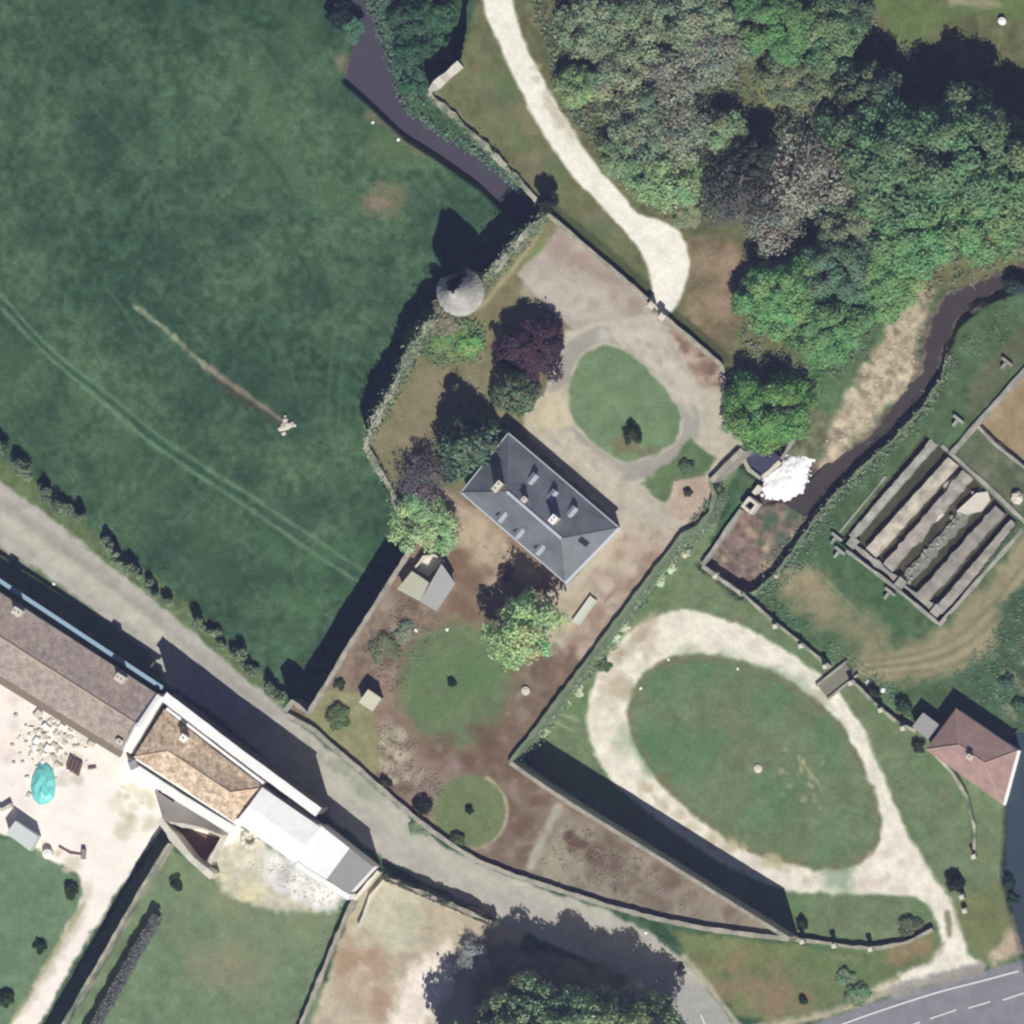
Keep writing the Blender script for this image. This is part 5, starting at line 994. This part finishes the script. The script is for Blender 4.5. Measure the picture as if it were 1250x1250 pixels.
for x, y, r, h, c, l in ((540, 418, 14, 0.8, (108, 134, 88), 'broad yellow-green shrub south of the round tower'), (560, 404, 13, 0.9, (110, 136, 90), 'yellow-green shrub between the round tower and the bright green one'), (556, 430, 12, 0.6, (114, 136, 88), 'lowest yellow-green shrub on the bastion lawn edge'), (573, 420, 16, 1.5, (118, 150, 98), 'bright green shrub beside the purple beech shadow'), (516, 408, 20, 1.6, (120, 142, 98), 'light shrub on the terrace edge below the round tower'),
                         (540, 392, 22, 1.4, (118, 116, 100), 'brownish shrub right below the round tower'), (497, 452, 18, 1.3, (100, 116, 90), 'grey-green shrub on the terrace wall, south-west of the yellow-green one'), (486, 472, 14, 1.1, (98, 112, 90), 'small grey-green shrub on the wall above the bastion lawn'),
                         (526, 384, 14, 1.6, (112, 132, 98), 'small green shrub against the foot of the round tower'), (640, 292, 13, 1.2, (120, 136, 104), 'green shrub on the wall near the terrace tip'), (622, 310, 11, 1.1, (124, 140, 108), 'small shrub on the wall midway from tower to terrace tip'),
                         (771, 533, 11, 2.2, (64, 78, 58), 'round clipped dark bush on the oval lawn'), (838, 602, 5, 1.0, (80, 80, 66), 'tiny dark bush on the pinkish round pad'), (551, 834, 5, 0.9, (46, 60, 46), 'tiny dark clipped bush in the middle of the garden lawn'), (573, 988, 5, 0.9, (44, 58, 44), 'tiny dark clipped bush in the centre of the small round lawn'),
                         (413, 876, 15, 1.0, (92, 104, 78), 'low dark bush on the yellowish lawn'), (516, 986, 10, 1.9, (52, 60, 54), 'dark round bush left of the small round lawn'), (470, 957, 8, 1.2, (70, 72, 62), 'small dark bush at the road wall, left of the small round lawn'), (556, 1026, 10, 1.0, (78, 92, 72), 'low bush on the road wall below the small round lawn'),
                         (518, 1008, 14, 1.0, (116, 134, 112), 'grey-green bush growing in the road wall gap'), (470, 792, 18, 0.9, (104, 112, 90), 'low grey-green bush in the weedy beds'), (494, 770, 12, 0.8, (122, 128, 112), 'pale grey bush in the upper weedy beds'), (392, 834, 10, 1.0, (84, 118, 86), 'green bush on the meadow wall near the cream shed'), (414, 836, 7, 0.8, (62, 80, 60), 'small dark green bush beside the bush on the meadow wall'),
                         (838, 570, 9, 0.9, (90, 108, 84), 'low bush on the little lawn beside the pinkish pad'), (616, 700, 9, 1.2, (104, 92, 82), 'brown shrub at the south-west wall of the slate house')):
    tree('shrub', l, x, y, r, h, c, 'shrub', GS, 'shrub', base=0.0)
# trees east of the terrace and in the north-east wood
GWD = 'trees of the north-east wood'
tree('broadleaf_tree', 'bright green round tree between the terrace corner and the weir', 930, 502, 53, 10, (98, 136, 86), 'big')
WOOD = [(945, 362, 50, 8, (92, 146, 90), 'big', 'bright green tree at the brown bare patch, wood edge'), (1002, 402, 48, 7.5, (90, 142, 90), 'big', 'bright green tree nearest the pale riverbed at its north end'), (1012, 330, 48, 9, (82, 120, 96), 'big', 'blue-green tree amid the bright trees west of the riverbed'),
        (1065, 352, 48, 7, (92, 144, 90), 'big', 'bright green tree right beside the river bend'), 
        (1078, 200, 76, 14, (84, 122, 88), 'big', 'huge tree at the west end of the great dark shadow'), (1168, 186, 80, 15, (86, 126, 90), 'big', 'huge tree in the middle below the great dark shadow'), (1240, 222, 72, 15, (90, 132, 90), 'big', 'huge tree at the right picture edge below the great shadow'),
        (1106, 280, 64, 11, (92, 142, 92), 'big', 'large bright tree above the river bend'), (1188, 268, 52, 9, (94, 144, 92), 'big', 'large bright tree on the river bank near the right edge'), (1248, 296, 24, 5, (104, 136, 98), 'mid', 'small pale green tree on the bank at the right edge'),
        (1052, 118, 44, 10, (76, 104, 84), 'mid', 'grey-green tree at the west tip of the great dark shadow'),
        (718, 36, 46, 6, (86, 108, 82), 'mid', 'mid-green tree closest to the top of the white drive'), (784, 34, 46, 6, (88, 112, 84), 'mid', 'mid-green tree at the top edge, second from the drive'), (846, 24, 42, 6.5, (92, 114, 88), 'mid', 'mid-green tree at the top edge, third from the drive'), (706, 106, 29, 5, (102, 138, 84), 'mid', 'small bright yellow-green tree beside the white drive'),
        (762, 96, 44, 6, (98, 116, 90), 'mid', 'grey-green tree right of the bright yellow-green one'), (824, 94, 44, 6, (112, 118, 104), 'bare', 'pale greyish tree in the middle of the western wood'), (872, 66, 42, 6, (104, 112, 98), 'bare', 'grey tree left of the tan clearing'), (778, 152, 42, 6.5, (80, 102, 82), 'mid', 'dark grey-green tree in the lower western wood'),
        (836, 164, 42, 6, (110, 118, 100), 'bare', 'grey half-bare tree in the lower western wood'), (762, 192, 32, 4.5, (86, 122, 84), 'mid', 'green tree at the drive, above the turning place'), (812, 216, 44, 5.5, (96, 136, 84), 'mid', 'bright green tree at the southern end of the western wood'), (880, 160, 30, 5, (92, 122, 86), 'mid', 'small green tree just left of the tan clearing'),
        (940, 32, 50, 7, (84, 134, 82), 'big', 'bright green tree at the top edge above the tan clearing'), (1010, 40, 44, 7, (88, 128, 86), 'mid', 'bright tree at the top edge next to the great shadow'), (1034, 8, 34, 7, (62, 92, 78), 'mid', 'dark tree cut by the top edge'), (962, 98, 38, 5, (98, 118, 88), 'mid', 'olive tree right of the tan clearing'), (1006, 98, 36, 5, (88, 116, 84), 'mid', 'green tree between clearing and great shadow'),
        (978, 222, 62, 10, (118, 116, 106), 'bare', 'large grey leafless tree with visible branches in the wood'), (940, 272, 40, 8, (112, 110, 102), 'bare', 'grey leafless tree above the bright trees at the bare patch'), (893, 246, 45, 9, (50, 58, 66), 'bare', 'bare tree beside the brown bare patch, its colour darkened for the shadow there'), (920, 196, 30, 8, (46, 56, 60), 'mid', 'dark tree below the tan clearing'),  # darkest bare tree: shadow over bare ground put into its leaf colour
        (1000, 160, 40, 6, (104, 118, 92), 'bare', 'thin olive tree between grey tree and clearing'), (1030, 275, 40, 8, (100, 122, 96), 'mid', 'greyish green tree right of the large leafless tree'), (836, 262, 20, 2, (116, 130, 96), 'small', 'low light tree above the white turning place'), (868, 28, 34, 6, (96, 126, 90), 'mid', 'green tree at the top edge above the grey ones')]
for x, y, r, h, c, k, l in WOOD:
    if k == 'mid' and x < 900: k = 'airy'; c = tuple(v+18 for v in c)
    if k == 'bare' and c[0] > 90: c = (c[0]+4, c[1]+8, c[2]+12)
    m_ = sum(c)/3; f_ = 0.12 if k == 'big' else 0.3; g_ = 14 if k == 'bare' else (9 if x < 900 else 3)
    c = tuple((v*0.84+m_*0.16)*(1-f_)+o_*f_+d+g_ for v, o_, d in zip(c, (106, 124, 98), (5, 0, 0)))
    if c[0] < 80 and k != 'big': c = tuple(v-g_ for v in c)
    tree('bare_tree' if k == 'bare' else 'broadleaf_tree', l, x, y, r, h, c, k, GWD)
GB = 'big trees at the bottom edge'
for x, y, r, h, c, l in ((636, 1250, 60, 16, (122, 142, 114), 'big grey-green tree at the bottom edge, left of its companions'), (712, 1258, 58, 16.5, (126, 148, 114), 'big green tree at the middle of the bottom edge'), (778, 1272, 56, 15.5, (116, 138, 104), 'big green tree at the bottom edge next to the road fork'), (592, 1300, 66, 17, (104, 126, 100), 'big tree mostly cut by the bottom edge beside the sandy plot')):
    tree('broadleaf_tree', l, x, y, r, h, c, 'big', GB)
for x, y, r, h, l in ((575, 1168, 22, 3, 'pale blossoming bush beside the sandy plot in the big shadow'), (556, 1196, 18, 3, 'second pale bush at the sandy plot, lower left one'), (770, 1215, 20, 9, 'pale blossoming tree between big trees and the road fork')):
    tree('blossom_bush', l, x, y, r, h, (150, 156, 156), 'bare', None, 'shrub' if h < 5 else 'tree')
# bushes along the field road
GR = 'bushes along the road beside the meadow'
road_keep = (0, 19)
road_b = [(-8, 552, 16, 2.8), (22, 566, 12, 2.0), (30, 590, 18, 2.5), (56, 606, 20, 2.8), (80, 622, 19, 2.6), (100, 640, 13, 1.7), (122, 662, 12, 2.2), (136, 672, 13, 2.4), (152, 686, 14, 2.6), (168, 700, 13, 2.3), (184, 716, 13, 2.4), (202, 734, 12, 2.2), (214, 742, 11, 1.8), (242, 760, 12, 2.2), (256, 774, 13, 2.4), (272, 784, 12, 2.2), (290, 800, 13, 2.4), (306, 812, 13, 2.6), (320, 828, 12, 2.3), (338, 846, 13, 2.8)]
pos_words = ['cut by the left picture edge', 'second from the left edge', '', '', 'at the end of the dark left hedge', '', 'at the start of the middle hedge', '', 'in the upper part of the middle hedge', '', '', 'in the lower part of the middle hedge', 'in the gap after the middle hedge', '', '', 'in the hedge nearest the terrace corner, upper one', '', 'in the hedge nearest the terrace corner, lower one', '', 'last one, touching the terrace wall corner']
_rb = random.Random(77)
for k_, ((x, y, r, h), wd) in enumerate(zip(road_b, pos_words)):
    if k_ not in road_keep: continue
    f = _rb.uniform(0.55, 1.05); x += _rb.uniform(-4, 4); y += _rb.uniform(-4, 4); r *= f*0.9; h *= f*_rb.uniform(1.0, 1.5)
    tree('bush', 'green roadside bush by the meadow, '+wd, x, y, r, h, (98, 114, 88) if x > 110 or x < 40 else (70, 84, 76), 'shrub', GR, 'bush', base=0.0)
# other bushes and small trees
for x, y, r, h, c, l in ((1162, 1078, 10, 2.6, (58, 62, 56), 'dark clipped shrub beside the drive and the white-topped pillar'), (1164, 905, 8, 1.2, (60, 74, 60), 'bush between grey shed and tiled house wall'), (1120, 910, 8, 1.3, (62, 70, 60), 'small dark bush in front of the tiled house'), (1238, 350, 14, 3, (66, 84, 80), 'dark bush by the stream at the right edge'),
                         (86, 1088, 9, 1.3, (62, 70, 58), 'dark round bush beside the farm drive'), (46, 1158, 8, 1.2, (50, 68, 52), 'small dark round bush on the lower left lawn'), (4, 1222, 10, 1.4, (54, 72, 56), 'round bush at the lower left corner'), (214, 1080, 7, 1.8, (60, 72, 60), 'small thin tree on the lawn below the ruin'),
                         (1226, 830, 9, 1, (74, 100, 84), 'green bush behind the tiled house'), (1243, 860, 9, 1.0, (80, 104, 86), 'green bush at the right edge behind the tiled house'), (1100, 862, 9, 1.6, (64, 84, 66), 'bush on the lawn wall near the grey shed'), (1064, 846, 8, 1.8, (58, 76, 60), 'bush on the lawn wall beside the bridge'),
                         (1228, 1075, 9, 2.2, (60, 78, 70), 'dark bush on the lower river bank'), (1232, 1095, 8, 1.8, (60, 80, 70), 'smaller dark bush on the lower river bank'), (978, 1128, 7, 1.5, (60, 78, 62), 'small bush by the tall pillar at the sharp garden tip'), (830, 1180, 4, 1.0, (70, 74, 60), 'tiny bush on the verge beside the grey road'), (979, 1221, 5, 0.9, (56, 70, 54), 'tiny round bush on the southern verge'),
                         (1110, 1130, 14, 0.9, (92, 100, 84), 'low straggling bush inside the curved wall by the drive'), (1046, 1212, 14, 1.0, (108, 128, 102), 'low bush on the verge near the road junction'), (1030, 1190, 10, 0.9, (112, 130, 104), 'low pale bush on the verge'), (738, 812, 8, 0.8, (84, 108, 84), 'small bush at the outer edge of the oval drive'), (770, 733, 9, 1.0, (84, 106, 84), 'small dark bush at the foot of the long terrace wall'),
                         (1222, 960, 8, 1.0, (84, 100, 72), 'small bush at the south tip of the tiled house'), (985, 488, 10, 1.5, (94, 132, 90), 'small bush at the top end of the weir wall')):
    tree('bush', l, x, y, r, h, c, 'shrub', 'scattered bushes about the grounds', 'bush', base=0.0)
for x, y, r, l in ((808, 690, 8, 'pale flowering bush at the foot of the long terrace wall, nearest the stony basin'), (796, 706, 7, 'pale bush below the first one at the long terrace wall'), (752, 762, 8, 'pale flowering bush at the middle of the long terrace wall'), (742, 776, 7, 'pale bush just below the middle one at the long terrace wall'), (697, 838, 8, 'pale bush at the terrace wall beside the west bend of the oval drive'), (684, 853, 6, 'small pale bush at the terrace wall next to two faint tracks'), (656, 890, 7, 'pale bush at the wall above the broad dark shadow'), (643, 907, 6, 'last small pale bush at the wall corner of the broad dark shadow'), (828, 672, 6, 'small pale bush at the bend of the long terrace wall')):
    tree('bush', l, x+8, y+2, r, 0.8, (184, 190, 170), 'shrub', 'pale bushes along the terrace wall', 'bush', base=0.0, zg=-1.0)
GM_ = 'bushes beside the moat'
for i, (x, y, r, h, c, l) in enumerate(((500, 22, 26, 3.0, (62, 90, 76), 'dark bush at the top beside the moat'), (532, 20, 26, 2.6, (66, 98, 78), 'dark bush at the top nearest the white drive'), (496, 62, 24, 2.6, (62, 94, 78), 'dark bush on the moat bank, middle left'), (536, 58, 24, 2.4, (70, 100, 80), 'dark bush on the moat bank, middle right'), (508, 96, 18, 2.0, (66, 98, 80), 'small dark bush above the mossy moat wall'), (528, 84, 16, 2.0, (60, 90, 74), 'small dark bush at the broken wall return'),
                              (412, 14, 16, 3.6, (44, 60, 64), 'dark tree west of the moat at the top edge'), (432, 34, 14, 1.2, (80, 112, 96), 'green reed clump at the top of the moat'))):
    tree('bush', l, x, y, r, h, c, 'small' if r > 20 else 'shrub', GM_, 'bush', base=0.0, zg=0.2)
def ivy_line(par, pts, za, zb, n, spread, rgbs, seed):
    rng = np.random.default_rng(seed); pos = []; V = [P(x, y, zb if za > 3 else 0) for x, y in pts]; L_ = [(b-a).length for a, b in zip(V[:-1], V[1:])]; tot = sum(L_)
    for a, b, l in zip(V[:-1], V[1:], L_):
        k = int(n*l/tot); t = rng.random(k); q = np.array(a)+np.outer(t, np.array(b-a)); keep = np.sin(t*l*1.3+seed)+0.8*np.sin(t*l*0.47+1)+rng.normal(size=k)*0.5 > -0.2
        q[:, :2] += rng.normal(size=(k, 2))*spread*0.6; q[:, 2] = za+(zb-za)*rng.random(k); pos.append(q[keep])
    pos = np.concatenate(pos); ti = np.array([lin(rgbs[i])*GAIN*0.9 for i in rng.integers(0, len(rgbs), len(pos))])*(0.75+0.5*rng.random((len(pos), 1)))
    o0 = np.array(par.location); me = leaf_mesh('ivy', pos-o0, rng.normal(size=pos.shape)*0.5+np.array([0, 0, 1]), np.full(len(pos), 0.16), ti, rng)
    o = bpy.data.objects.new('ivy', me); o.color = (1, 1, 1, 1); link(o, par); o['kind'] = 'stuff'
for i, (par, pts, za, zb, n, sp) in enumerate(IVY_JOBS): ivy_line(par, pts, za, zb, n, sp, [(104, 124, 92), (122, 138, 108), (92, 110, 84), (134, 140, 116)], 31+i)
def hedge(label, pts, wd, h, rgb, n, seed):
    rng = np.random.default_rng(seed); V = [P(x, y, h) for x, y in pts]; pos = []; 
    for a, b in zip(V[:-1], V[1:]):
        k = int(n*(b-a).length/sum((q-p).length for p, q in zip(V[:-1], V[1:]))); t = rng.random(k); d = np.array((b-a).normalized()); s = np.array([-d[1], d[0], 0])
        w_ = rng.uniform(-1, 1, k); z = rng.random(k)**0.5; prof = np.sqrt(1-0.65*z**2)
        p = np.array(a)+np.outer(t, np.array(b-a))+np.outer(w_*prof*wd/2*(1+0.05*np.sin(t*17)), s); p[:, 2] = h*z*(0.96+0.06*np.sin(t*13+1)); pos.append(p)
    pos = np.concatenate(pos); nr = rng.normal(size=pos.shape)*0.6+np.array([0, 0, 0.8]); c = np.array(V[0]); c[2] = 0
    me = leaf_mesh('hedge', pos-c, nr, np.full(len(pos), 0.17), 0.75+0.5*rng.random((len(pos), 1))*np.ones((1, 3)), rng)
    o = bpy.data.objects.new('hedge', me); o.location = c; o.color = (*lin(rgb)*GAIN, 1); link(o); return tag(o, label, 'hedge')
def ragged(label, pts, wd, h, rgb, n, seed):    # an unkempt hedge: clumps of uneven height and width with thin spots
    rng = np.random.default_rng(seed); V = [P(x, y, h*0.6) for x, y in pts]; pos = []; tn = []
    tot = sum((q-p).length for p, q in zip(V[:-1], V[1:])); nc = int(tot/0.55)
    for _ in range(nc):
        u = rng.random()*tot; k = 0
        while u > (V[k+1]-V[k]).length and k < len(V)-2: u -= (V[k+1]-V[k]).length; k += 1
        d = (V[k+1]-V[k]).normalized(); c = V[k]+d*u; f = 0.35+0.65*rng.random(); r = wd*0.5*(0.4+0.7*rng.random()); off = rng.normal()*wd*0.32
        ctr = np.array([c.x-d.y*off, c.y+d.x*off, h*f*0.6]); m = int(n/nc); q = rng.normal(size=(m, 3)); q /= np.linalg.norm(q, axis=1, keepdims=True)
        p = ctr+q*np.array([r, r, h*f*0.45])*(0.5+0.6*rng.random((m, 1))); p[:, 2] = np.maximum(p[:, 2], 0.05); pos.append(p); tn.append(np.full((m, 1), 0.75+0.5*rng.random()))
    pos = np.concatenate(pos); tn = np.concatenate(tn)*(0.8+0.4*rng.random((len(pos), 1)))*np.ones((1, 3)); c = np.array(V[0]); c[2] = 0
    me = leaf_mesh('hedge', pos-c, rng.normal(size=pos.shape)*0.6+np.array([0, 0, 0.8]), np.full(len(pos), 0.13), tn, rng)
    o = bpy.data.objects.new('hedge', me); o.location = c; o.color = (*lin(rgb)*GAIN, 1); link(o); return tag(o, label, 'hedge', 'ragged hedges between road and meadow')
ragged('dark ragged hedge between road and meadow at the left picture edge', [(14, 562), (40, 590), (66, 610), (98, 634)], 1.5, 2.9, (96, 112, 88), 8000, 11)
ragged('middle ragged hedge between road and meadow, opposite the long barn', [(116, 656), (150, 690), (184, 722), (212, 744)], 1.15, 3.0, (104, 120, 92), 9000, 12)
ragged('ragged hedge between road and meadow running to the terrace wall corner', [(236, 758), (272, 788), (306, 818), (344, 854)], 1.15, 2.9, (104, 120, 92), 9000, 13)
hedge('long clipped hedge with dark shadow on the lower left lawn', [(190, 1118), (165, 1160), (140, 1205), (108, 1262), (80, 1310)], 1.5, 2.1, (92, 96, 92), 9000, 1)
hedge('ragged strip of ivy hedge on the wall between grey road and sandy plot', [(468, 1070), (520, 1092), (560, 1109), (604, 1128)], 1.0, 2.5, (76, 80, 66), 4000, 2)
# loose cover nobody could count: undergrowth, ivy, reeds, weeds
def scatter(name, polys, n, size, hmax, rgbs, seed, per=7, spread=0.28, zmin=-9, zmax=9):
    rng = np.random.default_rng(seed); pos = []; tint = []; k = 0
    for poly in polys:
        b = bbox(poly); want = n//len(polys); got = 0
        while got < want:
            x = rng.uniform(b[0], b[2], want); y = rng.uniform(b[1], b[3], want); ok = sd(x, y, poly) < 0; x, y = x[ok], y[ok]
            for px, py in zip(x, y):
                g = G(px, py)
                if not (zmin < g.z < zmax): continue
                q = np.array(g)+rng.normal(size=(per, 3))*np.array([spread, spread, 0.0]); q[:, 2] = g.z+0.05+hmax*rng.random(per)**1.3; pos.append(q)
                c = lin(rgbs[rng.integers(len(rgbs))])*GAIN*0.85*(0.8+0.4*rng.random()); tint.append(np.tile(c, (per, 1))*(0.8+0.4*rng.random((per, 1)))); got += 1
            k += 1
            if k > 60: break
    pos = np.concatenate(pos); tint = np.concatenate(tint); c = pos.mean(0); nr = rng.normal(size=pos.shape)*0.5+np.array([0, 0, 1.0])
    me = leaf_mesh(name, pos-c, nr, np.full(len(pos), size), tint, rng); o = bpy.data.objects.new(name, me); o.location = c; o.color = (1, 1, 1, 1); link(o); return tag(o, kind='stuff')
scatter('undergrowth', [[(650, 0), (900, 0), (905, 270), (800, 262), (690, 140)], [(900, 0), (1060, 0), (1080, 50), (1120, 60), (1150, 130), (1250, 130), (1250, 330), (1110, 370), (1000, 490), (900, 440), (905, 270)]], 2400, 0.17, 0.5, [(92, 116, 82), (112, 120, 92), (78, 96, 76), (126, 128, 108)], 1)
scatter('ivy', [[(622, 940), (640, 912), (876, 596), (884, 606), (650, 920)], [(496, 400), (560, 372), (600, 330), (668, 258), (672, 266), (610, 345), (560, 385), (505, 425)], [(474, 600), (480, 596), (505, 665), (496, 668)], [(446, 540), (500, 432), (508, 440), (452, 548)]], 700, 0.13, 0.5, [(96, 122, 88), (120, 140, 104), (88, 108, 84)], 2)
scatter('bastion_growth', [[(500, 398), (545, 376), (588, 398), (582, 440), (540, 444), (502, 436)], [(520, 405), (585, 395), (584, 430), (540, 436)]], 460, 0.15, 0.5, [(110, 136, 90), (120, 142, 94), (100, 126, 88), (118, 124, 98)], 8, spread=0.35)
scatter('reeds', [[(480, 100), (505, 135), (545, 160), (600, 190), (650, 236), (655, 250), (620, 232), (585, 205), (540, 172), (498, 142)], [(445, 0), (520, 0), (520, 130), (485, 110), (465, 45)]], 700, 0.14, 0.7, [(96, 124, 104), (112, 132, 112), (72, 100, 84)], 3, zmax=3)
scatter('weeds', [[(1000, 590), (1110, 490), (1150, 440), (1230, 370), (1240, 400), (1160, 470), (1120, 530), (1030, 620)], [(940, 680), (1000, 610), (1020, 640), (980, 700), (920, 740)], [(1150, 840), (1250, 720), (1250, 880), (1180, 850)], [(905, 735), (1040, 820), (1120, 880), (1120, 860), (1045, 805), (930, 725)]], 420, 0.12, 0.22, [(96, 126, 94), (104, 130, 100), (122, 134, 106)], 4)
scatter('garden_weeds', [[(430, 800), (505, 712), (540, 760), (480, 860)], [(460, 880), (490, 890), (550, 960), (520, 990), (470, 960)], [(690, 990), (900, 1130), (760, 1100), (660, 1050)]], 230, 0.1, 0.22, [(124, 124, 102), (142, 136, 114), (132, 114, 102)], 5)

# ------------------------------------------------------------------ the air between the camera and the ground
mb = MB(); top = DIST*math.cos(TILT)+25; R = 3600
mb.prism([(-R, -R), (R, -R), (R, R), (-R, R)], -6.5, top)
hm = bpy.data.materials.new('haze_air'); hm.use_nodes = True; n = hm.node_tree.nodes; n.remove(n['Principled BSDF'])
pv = n.new('ShaderNodeVolumePrincipled'); pv.inputs['Color'].default_value = (0.47, 0.52, 1.0, 1); pv.inputs['Density'].default_value = HZ; pv.inputs['Anisotropy'].default_value = 0.0
hm.node_tree.links.new(pv.outputs[0], n['Material Output'].inputs['Volume'])
hz = mb.build('haze', hm, origin=(0, 0, 0)); tag(hz, kind='stuff')
